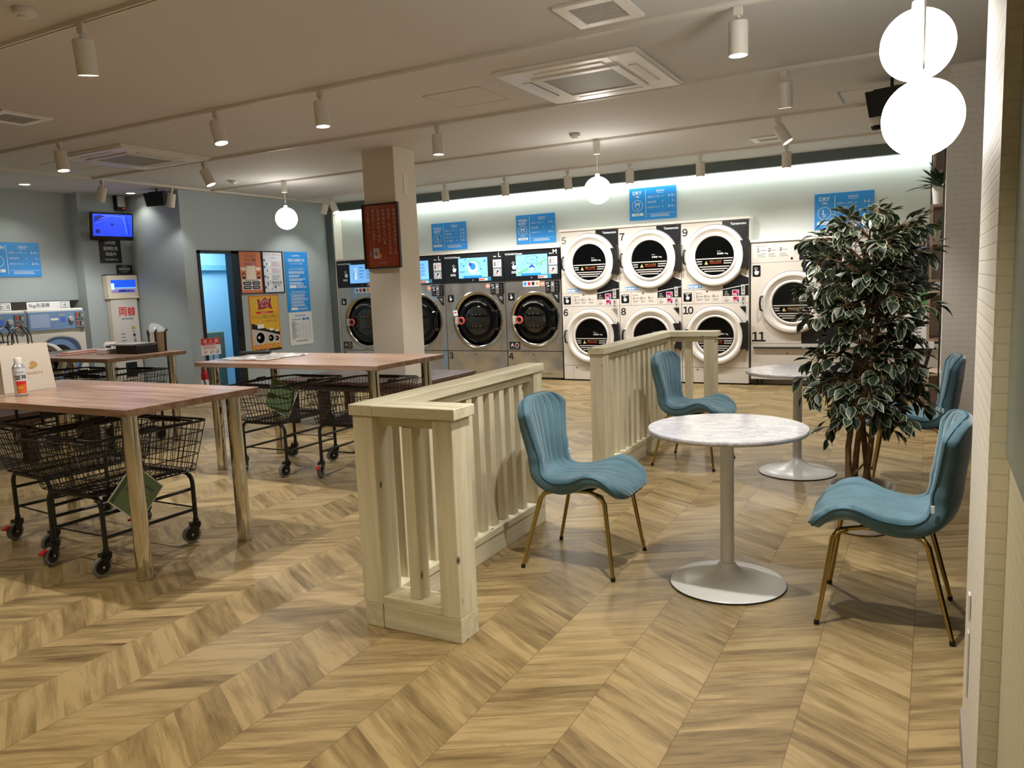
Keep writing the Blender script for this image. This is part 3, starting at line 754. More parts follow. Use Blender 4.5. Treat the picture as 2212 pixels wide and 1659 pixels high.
        if num == 3:
            Fs.disc(.25, .15, .085, SCREENW, .0013, 26, .1); Fs.disc(.25, .17, .05, SCREENB, .0017, 20); Fs.disc(.21, .2, .03, SCREEND, .002, 16)
            Fs.ring(.25, .12, .14, .15, SCREENG, .0016, 20, .5, 2.6); Fs.lines(.02, .1, .15, 1, .02, .01, SCREEND, .002, 3)
        else:
            Fs.rrect(.17, .17, .34, .275, .02, SCREEND, .0013); Fs.rrect(.175, .175, .335, .27, .018, SCREENL, .0016); Fs.text(.255, .205, .03, 'お洗濯', SCREEND, .002, al='C')
            Fs.poly([(.20, .11), (.255, .165), (.31, .11)], SCREEND, .0018); Fs.disc(.255, .085, .035, SCREENW, .0022, 18); Fs.ring(.255, .085, .03, .035, SCREEND, .0026, 18)
            Fs.line(.02, .03, .2, .10, .018, SCREENG, .0019); Fs.line(.33, .15, .49, .21, .016, SCREENG, .0019)
    obj('screen', s, po)
    # bezel, boot and door
    T = frontT(pc[0], y, pc[1])
    d = MB(); d.lathe([(rr+.012, -.002), (rr+.015, .006), (rr+.002, .012), (rr-.03, .003), (rr-.055, -.03), (rr-.06, -.06)], mat('polished_bezel', '#c4beb2', .16, 1), 56, T)
    d.lathe([(rr-.035, -.09), (0, -.09)], BLACKM, 40, T); d.lathe([(rr-.04, -.03), (rr-.04, -.09)], BLACKP, 40, T)
    obj('door_bezel', d, t, True)
    R1 = rr-.095
    d = MB(); d.lathe([(R1, -.04), (R1+.005, .0), (R1-.02, .03), (R1-.07, .038), (R1-.10, .034), (R1-.105, .022)], BLACKG, 48, T)
    n = 11
    Fd = Face(d, (pc[0], y-.036, pc[1]), (1, 0, 0), (0, 0, 1))
    for i, ch in enumerate('洗剤・柔軟剤は自動で入ります'):
        a = math.radians(128-76*i/13); Fd.text((R1-.052)*math.cos(a), (R1-.052)*math.sin(a), .026, ch, LGREY, .004, al='C', w=None, rot=a-PI/2)
    do = obj('door', d, t, True)
    gl = MB(); gl.lathe([(R1-.105, .022), (R1-.15, .034), (0, .04)], mat('smoked_glass', '#24231f', .06, coat=.4), 40, T)
    obj('window', gl, do, True)
    hb = MB()
    for zz in (-.085, .085):
        hb.box(pc[0]-.2, pc[0]+.19, y-.052, y-.036, pc[1]+zz-.009, pc[1]+zz+.009, BLACKP)
        for q in (-.06, .0, .07): hb.box(pc[0]+q-.006, pc[0]+q+.006, y-.054, y-.052, pc[1]+zz-.004, pc[1]+zz+.004, LGREY)
    obj('window_bar', hb, do)
    hx = pc[0]-R1+.04
    hm = MB(); hm.lathe([(.052, .05), (.06, .066), (.052, .082), (.038, .082), (.034, .07), (.04, .05)], PINKR, 28, frontT(hx+.035, y, pc[1])); hm.lathe([(.036, .07), (0, .06)], BLACKP, 20, frontT(hx+.035, y, pc[1]))
    ho = obj('door_handle', hm, do, True)
    cm = MB().cbox((hx-.055, y-.05, pc[1]), (.05, .03, .12), LGREY, b=.004); cm.box(hx-.06, hx+.03, y-.066, y-.05, pc[1]-.05, pc[1]-.035, LGREY); cm.box(hx-.06, hx+.03, y-.066, y-.05, pc[1]+.035, pc[1]+.05, LGREY)
    obj('latch', cm, ho)
    hg = MB()
    for zz in (-.13, .13): hg.cbox((pc[0]+R1+.008, y-.02, pc[1]+zz), (.06, .05, .03), BLACKM, b=.005); hg.tube([(pc[0]+R1+.02, y-.03, pc[1]+zz-.02), (pc[0]+R1+.02, y-.03, pc[1]+zz+.02)], .009, CHROME)
    hg.tube([(pc[0]+R1+.03, y-.03, pc[1]-.13), (pc[0]+R1+.03, y-.03, pc[1]+.13)], .006, BLACKP)
    obj('hinge', hg, do)
    if extra:
        e = MB(); Fe = Face(e, (hx-.09, y-.07, pc[1]+.07), (1, 0, .1), (-.2, 0, 1)); Fe.slab(0, 0, .075, .085, WPRINT, 0, .002); Fe.rect(.012, .045, .06, .06, RPRINT, .003); obj('tag', e, do)
    return t
washer(-8.568, -7.532, 1, 'L', 'stainless wash and dry machine farthest left, half hidden by the column', True, True)
washer(-7.532, -6.494, 2, 'L', 'stainless wash and dry machine mostly hidden behind the column', False, False)
washer(-6.494, -5.456, 3, 'L', 'stainless wash and dry machine with number 3, size L on its panel', False, False, extra=1)
washer(-5.456, -4.565, 4, 'M', 'stainless wash and dry machine with number 4, size M on its panel', True, True, rr=.385)

def dryer_door(t, cx, cz, y, R, kg, dark=0):
    T = frontT(cx, y, cz)
    g0 = MB().lathe([(R+.006, 0), (R+.006, .012), (R-.004, .016)], GREYP, 60, T); obj('gasket', g0, t, True)
    d = MB(); r2 = R*.64
    d.lathe([(R-.002, .010), (R-.004, .036), (R-.014, .050), (R-.030, .055), (R-.052, .052), (R-.058, .044), (R-.098, .012), (R-.104, .014), (R-.112, .030), (R-.122, .036), (r2+.004, .034), (r2-.002, .028), (r2-.004, .018)], CREAM2, 60, T)
    do = obj('door', d, t, True)
    gl = MB(); gl.lathe([(r2-.002, .020), (0, .020)], BLACKG, 48, T)
    F = Face(gl, (cx, y-.0205, cz), (1, 0, 0), (0, 0, 1)); rr = r2-.012
    def hw(z): return math.sqrt(max(rr*rr-z*z, 0))
    k = R/.385
    for i, z in enumerate((-.035, -.067, -.096, -.135, -.163, -.191)):
        z *= k; h = .0065*k; wv = hw(z-.006)
        if i in (1, 2): F.rect(-wv, z-h, -.155*k, z+h, LGREY, .001); F.rect(.115*k, z-h, wv, z+h, LGREY, .001)
        else: F.rect(-wv, z-h, wv, z+h, LGREY, .001)
    F.poly([(-.125*k, -.105*k), (-.08*k, -.105*k), (-.1025*k, -.06*k)], mat('warning_yellow', '#d9c078', .5), .0012); F.rect(-.1045*k, -.09*k, -.1*k, -.073*k, KPRINT, .0016)
    F.text(-.06*k, -.076*k, .018*k, '乾燥機にドラム内を確認', mat('warning_orange', '#b9853a', .5), .0014, w=.15*k/11)
    F.lines(-.06*k, -.082*k, .10*k, 2, .012*k, .006*k, mat('warning_red', '#8c2a24', .5), .0014, 4, (.9, 1))
    F.text(.035*k, .045*k, .018*k, 'Dryer', LGREY, .0014); F.text(.035*k, .008*k, .028*k, '乾燥機 %skg' % kg, WPRINT, .0014, w=None, bold=.01)
    obj('window', gl, do, False)
    hm = MB(); hx = cx-R+.012
    hm.tube([(hx+.012, y-.055, cz-.09), (hx-.004, y-.075, cz-.075), (hx-.01, y-.08, cz), (hx-.004, y-.075, cz+.075), (hx+.012, y-.055, cz+.09)], .012, BLACKP, 10); hm.tube([(hx+.012, y-.045, cz+.085), (hx+.014, y-.06, cz+.1)], .014, LGREY, 8)
    obj('door_handle', hm, do, True)
    hg = MB(); Fh = Face(hg, (cx, y-.066, cz), (1, 0, 0), (0, 0, 1))
    a0 = .17*k
    pts = [(R-.055, a0), (R+.035, a0), (R+.035, -a0), (R-.05, -a0)]+[((R-.01)*math.cos(q), (R-.01)*math.sin(q)-.0) for q in (-.3, -.15, 0, .15, .3)]
    pts = [(R-.06, a0*1.0), (R+.04, a0), (R+.04, -a0), (R-.055, -a0), (R-.03, -a0*.5), (R-.022, 0), (R-.03, a0*.5)]
    hg.prism(pts, .055, BLACKM, T @ Matrix.Translation((0, 0, .012)))
    for s_ in (-1, 1):
        hg.tube([(cx+R+.03, y-.05, cz+s_*a0), (cx+R+.03, y-.05, cz+s_*(a0+.022))], .012, BLACKP, 10); hg.tube([(cx+R+.03, y-.05, cz+s_*(a0+.022)), (cx+R+.03, y-.05, cz+s_*(a0+.03))], .007, CHROME, 8)
    obj('hinge_cover', hg, do)
def pink_meter(F, x, y, d):
    F.rrect(x, y, x+.085, y+.07, .01, WPRINT, d); F.rrect(x+.004, y+.022, x+.081, y+.066, .008, mat('meter_pink', '#d4537c', .5), d+.001); F.rect(x+.014, y+.036, x+.05, y+.058, mat('meter_maroon', '#5a1526', .5), d+.002)
    F.disc(x+.066, y+.016, .013, mat('meter_blue', '#26306e', .5), d+.002, 14); F.lines(x+.006, y+.018, x+.045, 1, .02, .01, RPRINT, d+.002, 2, (1, 1))
def stack(x0, x1, nt, nb, label):
    cx = (x0+x1)/2; y = YF; W = x1-x0
    t = thing('stacked_dryer', (cx, y, 0), label, 'tumble dryer', 'white stacked 14kg dryers')
    b = MB(); g_ = .004
    b.box(x0+g_, x1-g_, y, y+.17, .02, 2.06, CREAM); b.box(x0+.03, x1-.03, y+.02, y+.15, 0, .02, BLACKM)
    F = Face(b, (x0, y, 0), (1, 0, 0), (0, 0, 1)); K = BLACKR
    for z in (1.214, 1.035, .215): F.rect(g_, z-.002, W-g_, z+.002, GPRINT, .0008)
    F.rect(.14, .02, .143, .215, GPRINT, .0008); F.rect(.163, 1.035, .166, 1.214, GPRINT, .0008); F.rect(.528, 1.035, .53, 1.214, GPRINT, .0008); F.disc(.2, .185, .012, GPRINT, .002, 12)
    # black graphic, top right and beside the door
    F.poly([(.525, 2.055), (W-g_, 2.055), (W-g_, 1.79), (.745, 1.735), (.60, 1.95), (.525, 2.0)], K, .0009)
    F.poly([(.53, 1.40), (.72, 1.40), (W-g_, 1.345), (W-g_, 1.215), (.53, 1.215)], K, .0009)
    F.rect(.53, 1.125, W-g_, 1.2, K, .0009); F.poly([(.53, 1.2), (W-g_, 1.2), (W-g_, 1.255)], K, .001); F.line(.53, 1.208, W-g_, 1.262, .008, WPRINT, .0016)
    F.text(W-.03, 2.0, .032, 'Yamamoto', WPRINT, .0016, al='R', bold=.02)
    F.num(.02, 1.895, .098, str(nt), GPRINT if nt == 5 else KPRINT)
    F.num(.02, .905, .098, str(nb), KPRINT)
    F.rect(.085, 1.235, .265, 1.278, BLUE, .0012); F.lines(.09, 1.268, .215, 1, .02, .026, WPRINT, .0018, nt, (1, 1)); F.lines(.225, 1.27, .26, 2, .016, .008, WPRINT, .0018, nt+1, (1, 1))
    F.rrect(.025, 1.065, .135, 1.18, .012, K, .0012); hand(F, .08, 1.12, .06, WPRINT); F.rect(.04, 1.165, .12, 1.171, WPRINT, .0018)
    F.text(.185, 1.158, .018, '操作方法', GPRINT, .0012)
    for i in range(3):
        F.num(.19+.105*i, 1.115, .03, str(i+1), KPRINT); F.lines(.215+.105*i, 1.13, .285+.105*i, 1, .02, .007, GPRINT, .0012, i+2); F.lines(.195+.105*i, 1.095, .28+.105*i, 2, .014, .005, GPRINT, .0012, i+6)
    F.disc(.33, 1.19, .011, KPRINT, .002, 12)
    F.text(.55, 1.168, .018, '上段', WPRINT, .0016); F.lines(.55, 1.155, .62, 2, .014, .006, LGREY, .0016, 4); pink_meter(F, .645, 1.13, .0016)
    F.text(.55, 1.088, .018, '下段', GPRINT, .0016); F.lines(.55, 1.075, .62, 2, .014, .006, GPRINT, .0016, 5); pink_meter(F, .65, 1.05, .0016)
    cr = W-.02
    F.poly([(cr-.105, .995), (cr, 1.0), (cr, .87), (cr-.03, .885)], LGREY, .0012); F.poly([(cr-.09, .985), (cr-.015, .99), (cr-.015, .90)], GREYP if nt == 5 else BLACKR, .002)
    obj('cabinet', b, t)
    for k in range(2):
        c = MB(); Fc = Face(c, (x0+.757, y, 1.135 if k == 0 else .995), (1, 0, 0), (0, 0, 1)); Fc.slab(0, 0, .046, .128, LGREY, 0, .006); Fc.slab(.012, .07, .034, .11, GREYP, .006, .009); Fc.line(.018, .05, .03, .025, .01, BLACKM, .0075); Fc.line(.023, .085, .023, .1, .006, BLACKM, .010)
        obj('coin_slot', c, t)
    dryer_door(t, cx+.005, 1.633, y, .385, '14'); dryer_door(t, cx+.008, .625, y, .375, '14')
    return t
stack(-4.555, -3.705, 5, 6, 'white stacked dryer pair numbered 5 and 6, next to the stainless machines')
stack(-3.705, -2.855, 7, 8, 'white stacked dryer pair numbered 7 and 8, middle stack')
stack(-2.855, -2.005, 9, 10, 'white stacked dryer pair numbered 9 and 10, right stack')
def bigdryer(x0, x1, num, label):
    cx = (x0+x1)/2; y = YF; W = x1-x0
    t = thing('large_dryer', (cx, y, 0), label, 'tumble dryer', 'white 25kg dryers')
    b = MB(); g_ = .005
    b.box(x0+g_, x1-g_, y, y+.17, .08, 1.765, CREAM)
    for q in (.05, .11, W-.1): b.box(x0+q, x0+q+.03, y+.03, y+.08, 0, .08, BLACKM)
    F = Face(b, (x0, y, 0), (1, 0, 0), (0, 0, 1)); K = BLACKR
    F.rect(g_, 1.516, W-g_, 1.520, GPRINT, .0008); F.rect(g_, .524, W-g_, .528, GPRINT, .0008)
    F.rect(.025, 1.575, .505, 1.745, mat('pale_instruction_label', '#d6d0c8', .4), .001)
    F.text(.075, 1.705, .024, '操作方法', GPRINT, .0018)
    for i in range(3):
        F.num(.08+.13*i, 1.65, .042, str(i+1), KPRINT, .0018); F.lines(.12+.13*i, 1.67, .19+.13*i, 1, .02, .008, GPRINT, .0018, i+2); F.lines(.085+.13*i, 1.625, .19+.13*i, 3, .016, .006, GPRINT, .0018, i+6)
    F.disc(.485, 1.555, .013, BLACKG, .004, 14)
    F.rect(.57, 1.53, W-g_, 1.76, K, .001)
    F.text(W-.03, 1.72, .03, 'Yamamoto', WPRINT, .002, al='R', bold=.02); F.lines(W-.15, 1.68, W-.04, 2, .02, .007, LGREY, .002, 3)
    pink_meter(F, .765, 1.63, .002); F.rect(.66, 1.54, .85, 1.61, BLUE, .0018); F.rect(.665, 1.545, .78, 1.595, WPRINT, .0024); F.rect(.79, 1.55, .845, 1.59, WPRINT, .0024); F.lines(.67, 1.585, .77, 2, .02, .01, BLUE, .003, 4)
    F.poly([(.61, 1.516), (W-g_, 1.516), (W-g_, 1.24), (.84, 1.14), (.61, 1.3)], K, .001)
    F.poly([(.60, .80), (W-.16, .93), (W-g_, .84), (W-g_, .528), (.60, .528)], K, .001)
    F.line(.845, 1.14, W-g_, 1.24, .01, WPRINT, .0016)
    F.poly([(W-.155, 1.47), (W-.03, 1.47), (W-.03, 1.33), (W-.08, 1.31), (W-.15, 1.40)], GREYP, .002); F.poly([(W-.145, 1.46), (W-.04, 1.46), (W-.04, 1.34), (W-.08, 1.32), (W-.14, 1.40)], K, .003)
    F.rrect(.025, 1.35, .12, 1.49, .012, K, .0016); hand(F, .072, 1.41, .07, WPRINT)
    if num: F.num(.02, .55, .12, num, KPRINT, .0016)
    F.disc(.44, .40, .012, GPRINT, .002, 12)
    obj('cabinet', b, t)
    c = MB().box(x0+W-.215, x0+W-.165, y-.008, y, 1.57, 1.70, LGREY); c.box(x0+W-.2, x0+W-.18, y-.011, y-.008, 1.62, 1.68, BLACKM); obj('coin_slot', c, t)
    obj('pull_bar', MB().cbox((cx, y-.018, .475), (W-.08, .035, .018), BLACKM, b=.004), t)
    dryer_door(t, cx-.018, 1.025, y, .378, '25')
bigdryer(-1.985, -.945, '11', 'large single white 25kg dryer with number 11 beside the leafy plant')
bigdryer(-.940, .10, '12', 'large single white dryer mostly hidden behind the leafy plant')
# white ledges over the machines
def ledge(x0, x1, z, label): tag(obj('machine_ledge', MB().box(x0, x1, YF-.02, 10.139, z, z+.03, mat('glossy_white_ledge', '#eee8dc', .3))), label, 'ledge', None)
ledge(-8.58, -4.56, 1.858, 'long white ledge on top of the stainless machines')
ledge(-4.56, -1.99, 2.064, 'white ledge on top of the stacked dryers')
ledge(-1.985, .2, 1.77, 'white ledge on top of the large dryers at right')
tag(obj('trim_panel', MB().box(-2.002, -1.988, YF+.01, 10.14, 1.80, 2.064, WHITEB)), 'short upright white trim panel at the right end of the stacked dryers', 'trim')

# ---------------------------------------------------------------- blue capacity signs
def capsign(o, right, W, H, head, size, foot, rows, label):
    b = MB(); F = Face(b, o, right, (0, 0, 1)); F.slab(0, 0, W, H, BLUE, 0, .008); d = .0095
    F.mb = b; k = H/.41
    def tx(x, y, h, s, **q): F.text(x, y, h, s, WPRINT, d, **q)
    if len(head) == 2 and head[1].startswith('&'): tx(.108*k, H-.095*k, .035*k, head[0], al='C', bold=.02); tx(.108*k, H-.14*k, .035*k, head[1], al='C', bold=.02)
    else: tx(.108*k, H-.085*k, .045*k, head[0], al='C', bold=.02); tx(.108*k, H-.125*k, .03*k, head[1], al='C', bold=.02)
    F.ring(.108*k, H-.225*k, .068*k, .073*k, WPRINT, d); tx(.108*k, H-.245*k, .062*k, size, al='C', bold=.012 if size == 'L' else .001); tx(.108*k, H-.272*k, .016*k, 'SIZE', al='C')
    F.rect(.03*k, H-.355*k, .186*k, H-.32*k, WPRINT, d); F.text(.108*k, H-.349*k, .022*k, foot, BLUE, d+.001, al='C', bold=.01)
    F.rect(.218*k, .03*k, .223*k, H-.03*k, WPRINT, d)
    tx(.415*k, H-.065*k, .026*k, '容量目安', al='C', bold=.015); F.rect(.37*k, H-.08*k, .46*k, H-.076*k, WPRINT, d)
    n = len(rows)
    for i, (a, q) in enumerate(rows):
        y = H-.135*k-i*(.20*k/n)
        tx(.245*k, y, .026*k, a); F.poly([(.44*k, y+.006), (.455*k, y+.013), (.44*k, y+.02)], WPRINT, d)
        tx(W-.045*k, y, .03*k, q, al='R', bold=.02); tx(W-.015*k, y, .014*k, '枚', al='R')
    F.rect(.24*k, .075*k, W-.02*k, .078*k, WPRINT, d); F.lines(.28*k, .062*k, W-.06*k, 2, .018*k, .008*k, WPRINT, d, 3, (.8, 1))
    tag(obj('capacity_sign', b), label, 'sign', 'blue capacity signs')
YN = 10.132
R4 = [('毛布シングル', '3~5'), ('羽毛布団', '2~3'), ('タオルケット', '5~7'), ('こたつ布団', '1~2')]
R3 = [('毛布シングル', '2~3'), ('羽毛布団', '1'), ('タオルケット', '2~3')]
capsign((-6.80, YN, 1.93), (1, 0, 0), .625, .41, ('WASH', '&DRY'), 'L', '洗濯乾燥機', R4, 'blue wash and dry sign with a circled L, right of the column')
capsign((-5.33, YN, 1.945), (1, 0, 0), .625, .41, ('WASH', '&DRY'), 'M', '洗濯乾燥機', R3, 'blue wash and dry sign with a circled M above machine 4')
capsign((-3.60, YN, 2.155), (1, 0, 0), .64, .42, ('DRY', '14kg'), 'M', '乾燥機', R3, 'blue DRY 14kg sign with a circled M above the stacked dryers')
capsign((-1.27, YN, 1.88), (1, 0, 0), .65, .42, ('DRY', '25kg'), 'L', '乾燥機', [('毛布シングル', '3~5'), ('羽毛布団', '2'), ('タオルケット', '5~6'), ('こたつ布団', '1~2')], 'blue DRY 25kg sign with a circled L, partly behind the plant top')
capsign((-9.975, 5.33, 1.71), (0, 1, 0), .63, .42, ('WASH', '12kg'), 'L', '洗濯機', [('毛布シングル', '2~4'), ('羽毛布団', '1'), ('タオルケット', '2~4')], 'blue wash sign on the left wall cut by the photo edge')

# ---------------------------------------------------------------- 9 kg washers at the left
BLUEW = mat('washer_blue_panel', '#7394bd', .35); NAVYW = mat('washer_navy_ring', '#3a5678', .4)
def small_washer(y0, y1, num, label, opened=False):
    X = -9.30; t = thing('front_loading_washer', (X-.35, (y0+y1)/2, 0), label, 'washing machine', 'white 9kg washers with blue panels')
    W = y1-y0; b = MB(); b.cbox((X-.275, (y0+y1)/2, .66), (.55, W-.01, 1.28), mat('white_washer_body', '#d8d5cc', .35), b=.012)
    F = Face(b, (X, y0, 0), (0, 1, 0), (0, 0, 1))
    F.text(W-.055, 1.0, .05, '④' if num == 4 else '③' if num == 3 else '②', KPRINT, .002, al='C')
    cy, cz = W*.5, .70; n = 40
    def blob(s, M, d):
        pts = []
        for i in range(n):
            a = 2*PI*i/n; r = .25*s*(1+.10*max(0, math.cos(2*(a-PI/4)))**3); pts.append((cy+r*math.cos(a)*1.05, cz+r*math.sin(a)))
        F.poly(pts, M, d)
    blob(1.12, LGREY, .001); blob(1.06, NAVYW, .002); F.disc(cy, cz, .235, BLUEW, .003, 36)
    obj('body', b, t)
    p = MB(); Fp = Face(p, (X, y0+.012, 1.055), (0, 1, 0), (0, 0, 1)); PW = W-.024
    Fp.slab(0, 0, PW, .215, BLUEW, 0, .02); Fp.slab(.02, .03, PW*.36, .19, mat('washer_pale_blue', '#9db4d6', .35), .02, .022)
    Fp.rrect(PW*.38, .11, PW*.52, .135, .008, WPRINT, .021); Fp.rect(PW*.555, .085, PW*.65, .145, SCREEND, .0215); Fp.lines(PW*.54, .18, PW*.68, 1, .02, .016, LGREY, .021, 4)
    p.lathe([(.034, 0), (.032, .02), (.026, .026), (0, .026)], LGREY, 24, Matrix.Translation((X+.02, y0+.012+PW*.74, 1.055+.115)) @ Matrix.Rotation(PI/2, 4, 'Y'))
    for k in range(2): Fp.slab(PW-.125, .115-.105*k, PW-.015, .2-.1*k, GREYP, .02, .028); Fp.rect(PW-.075, .13-.1*k, PW-.06, .185-.1*k, BLACKM, .029); Fp.rect(PW-.118, .145-.1*k, PW-.095, .185-.1*k, RPRINT, .029); Fp.disc(PW-.035, .155-.1*k, .014, LGREY, .03, 14)
    obj('control_panel', p, t)
    RX = Matrix.Rotation(PI/2, 4, 'Y')
    if opened: T = Matrix.Translation((X+.24, y0+.06, cz)) @ Matrix.Rotation(math.radians(-62), 4, 'Z') @ RX
    else: T = Matrix.Translation((X, y0+cy, cz)) @ RX
    d = MB(); d.lathe([(.215, .0), (.22, .03), (.20, .055), (.15, .05), (.135, .03)], WHITEB, 40, T)
    do = obj('door', d, t, True)
    obj('window', MB().lathe([(.136, .03), (.1, .0), (0, -.03)], BLACKG, 32, T), do, True)
    if opened: obj('drum', MB().lathe([(.17, .004), (.165, .0041), (0, .0042)], BLACKP, 32, Matrix.Translation((X, y0+cy, cz)) @ RX), t, True)
small_washer(5.315, 6.03, 4, 'white 9kg washer with blue panel, number 4, next to the money changer', True)
small_washer(4.595, 5.31, 3, 'white 9kg washer with blue panel left of number 4')
small_washer(3.87, 4.585, 2, 'white 9kg washer at the far left edge of the row')
def kgsign(y0, y1, txt, box, label):
    b = MB(); F = Face(b, (-9.86, y0, 1.292), (0, 1, 0), (0, 0, 1)); F.slab(0, 0, y1-y0, .10, WPRINT, 0, .006)
    F.text(.02, .02, .065, txt, KPRINT, .008, bold=.004)
    F.rect(y1-y0-.125, .012, y1-y0-.015, .088, KPRINT, .007); F.rect(y1-y0-.121, .016, y1-y0-.019, .084, WPRINT, .008); F.text(y1-y0-.07, .024, .052, box, KPRINT, .009, al='C')
    o = obj('washer_label_sign', b); tag(o, label, 'sign', 'paper labels above the 9kg washers')
kgsign(5.66, 6.21, '9kg洗濯機', '水', 'white paper sign reading 9kg above washer 4')
kgsign(4.95, 5.47, '9kg洗濯機', 'お湯', 'white paper sign above the washer left of number 4')
bx = MB().box(-9.98, -9.87, 3.5, 6.3, 1.27, 1.292, WHITEB); tag(obj('sign_shelf', bx), 'narrow white shelf strip behind the 9kg washers', 'shelf')

# ---------------------------------------------------------------- money changer and things round it
X = -9.40
t = thing('money_changer', (-9.75, 6.885, 0), 'tall white money changer with red lettering and a blue screen', 'money changer')
b = MB(); b.cbox((-9.752, 6.885, .70), (.09, .40, 1.40), mat('changer_body', '#cfc6b8', .4), b=.006)
F = Face(b, (-9.71, 6.715, .02), (0, 1, 0), (0, 0, 1)); F.slab(0, .30, .345, 1.36, mat('changer_front', '#cdcac6', .35), 0, .008); d = .0095
F.text(.065, 1.135, .12, '両', RPRINT, d, bold=.035); F.text(.195, 1.135, .12, '替', RPRINT, d, bold=.035)
F.text(.19, 1.085, .024, 'EXCHANGER', KPRINT, d, al='C', w=.030)
F.rect(.235, .95, .29, .99, mat('changer_gold', '#b99a4c', .4), d); F.lines(.245, .93, .285, 2, .015, .008, GPRINT, d, 2)
F.disc(.268, .87, .02, BLACKM, d, 18); F.disc(.275, .79, .018, GPRINT, d, 18); F.ring(.272, .83, .012, .016, GPRINT, d, 16)
for k in range(3): F.lines(.07, .90-.045*k, .16, 1, .02, .014, GPRINT, d, k+3)
F.poly([(.09, .765), (.13, .765), (.11, .75)], GPRINT, d); F.rect(.07, .70, .16, .74, BLACKG, d); F.lines(.17, .60, .28, 2, .022, .012, GPRINT, d, 7)
F.rect(.09, .30, .26, .50, BLACKP, d+.004)
obj('cabinet', b, t)
b = MB(); b.cbox((-9.748, 6.885, 1.565), (.10, .45, .29), mat('changer_head', '#d6cdb9', .4), b=.006); b.box(-9.799, -9.695, 6.655, 7.115, 1.7101, 1.718, BLACKM)
b.cbox((-9.74, 6.885, 1.405), (.11, .455, .03), mat('changer_head', '#d6cdb9', .4), b=.006)
ho = obj('display_housing', b, t)
b = MB(); F = Face(b, (-9.697, 6.675, 1.445), (0, 1, 0), (0, 0, 1)); F.rect(.03, .03, .40, .20, mat('changer_screen_blue', '#1f52e0', .2, emit=.8), .001); F.rect(.03, .03, .40, .085, mat('changer_screen_mauve', '#8f7fae', .2, emit=.5), .002)
F.rect(.03, .085, .40, .10, SCREENL, .002); F.rect(.03, .07, .075, .155, SCREENW, .003)
rd = random.Random(5)
for k in range(14): F.rect(rd.uniform(.08, .36), .035+rd.uniform(0, .03), rd.uniform(.08, .36)*0+rd.uniform(.09, .38), .04+rd.uniform(0, .03), SCREEND, .003)
obj('screen', b, ho)
b = MB(); F = Face(b, (-9.79, 6.88, 1.73), (0, 1, 0), (0, 0, 1)); F.slab(0, 0, .235, .12, KPRINT, 0, .004); F.text(.1175, .09, .018, 'お知らせ', WPRINT, .005, al='C'); F.lines(.03, .078, .2, 2, .018, .009, WPRINT, .005, 2, (1, 1)); F.text(.1175, .015, .02, 'LaundryPress', WPRINT, .005, al='C', bold=.01)
tag(obj('notice_plate', b), 'small black notice plate on the wall just above the money changer', 'sign')
b = MB(); F = Face(b, (-9.79, 6.66, 1.875), (0, 1, 0), (0, 0, 1)); F.slab(0, 0, .31, .33, KPRINT, 0, .004)
for i, s in enumerate(('24時間', '遠隔監視', '録画中')): F.text(.155, .245-.075*i, .05, s, WPRINT, .005, al='C', bold=.02)
F.text(.155, .03, .032, 'LaundryPress', WPRINT, .005, al='C', bold=.01)
tag(obj('surveillance_sign', b), 'black surveillance sign with white characters under the wall television', 'sign')
t = thing('wall_television', (-9.66, 6.74, 2.17), 'small wall television showing a blue camera picture', 'television')
TT = Matrix.Translation((-9.60, 6.74, 2.345)) @ Matrix.Rotation(math.radians(-8), 4, 'Z') @ Matrix.Rotation(math.radians(9), 4, 'Y')
b = MB().cbox((0, 0, 0), (.05, .56, .36), BLACKG, TT, b=.006)
to = obj('screen_frame', b, t)
b = MB(); F = Face(b, TT @ Vector((.0255, -.26, -.125)), TT.to_3x3() @ Vector((0, 1, 0)), TT.to_3x3() @ Vector((0, 0, 1))); SB = mat('cctv_blue', '#2747f5', .2, emit=.9); SD = mat('cctv_dark', '#14249a', .2, emit=.5); SL = mat('cctv_light', '#5b80ff', .2, emit=.9)
F.rect(0, 0, .52, .285, SB, .001)
for k in range(4): F.line(.03+.02*k, .13+.03*k, .16+.02*k, .2+.02*k, .006, SL if k % 2 else SD, .002)
F.poly([(.02, .18), (.16, .26), (.10, .27), (.02, .25)], SD, .0018); F.rect(.23, .14, .27, .165, SD, .002); F.line(.4, .25, .45, .03, .01, SL, .002); F.line(.44, .27, .48, .02, .008, SD, .002); F.line(.1, .27, .42, .255, .006, SL, .002); F.disc(.06, .06, .03, SD, .002, 12)
obj('screen', b, to)
obj('bracket', MB().cbox((-9.71, 6.76, 2.34), (.18, .1, .1), BLACKM, b=.005), t)
t = thing('socket', (-9.795, 6.57, 2.33), 'cream wall socket with a black plug left of the television', 'socket')
b = MB().cbox((-9.796, 6.57, 2.395), (.008, .075, .125), mat('cream_plate', '#cfc49a', .5), b=.003); obj('plate', b, t)
obj('plug', MB().cbox((-9.78, 6.58, 2.375), (.03, .025, .02), BLACKP, b=.003).tube([(-9.77, 6.59, 2.375), (-9.74, 6.63, 2.378), (-9.72, 6.67, 2.38)], .004, BLACKP).tube([(-9.77, 6.575, 2.37), (-9.78, 6.55, 2.32), (-9.78, 6.545, 2.27)], .003, BLACKP), t)
t = thing('alarm_box', (-9.77, 7.0, 2.58), 'grey alarm box with a red lamp above the television', 'alarm box')
obj('case', MB().cbox((-9.765, 7.0, 2.68), (.07, .13, .20), BLACKM, b=.005).cbox((-9.728, 7.0, 2.70), (.02, .11, .15), LGREY, b=.004), t)
obj('lamp', MB().cbox((-9.725, 7.03, 2.605), (.01, .02, .01), mat('red_led', '#ff2a18', .3, emit=2)), t)
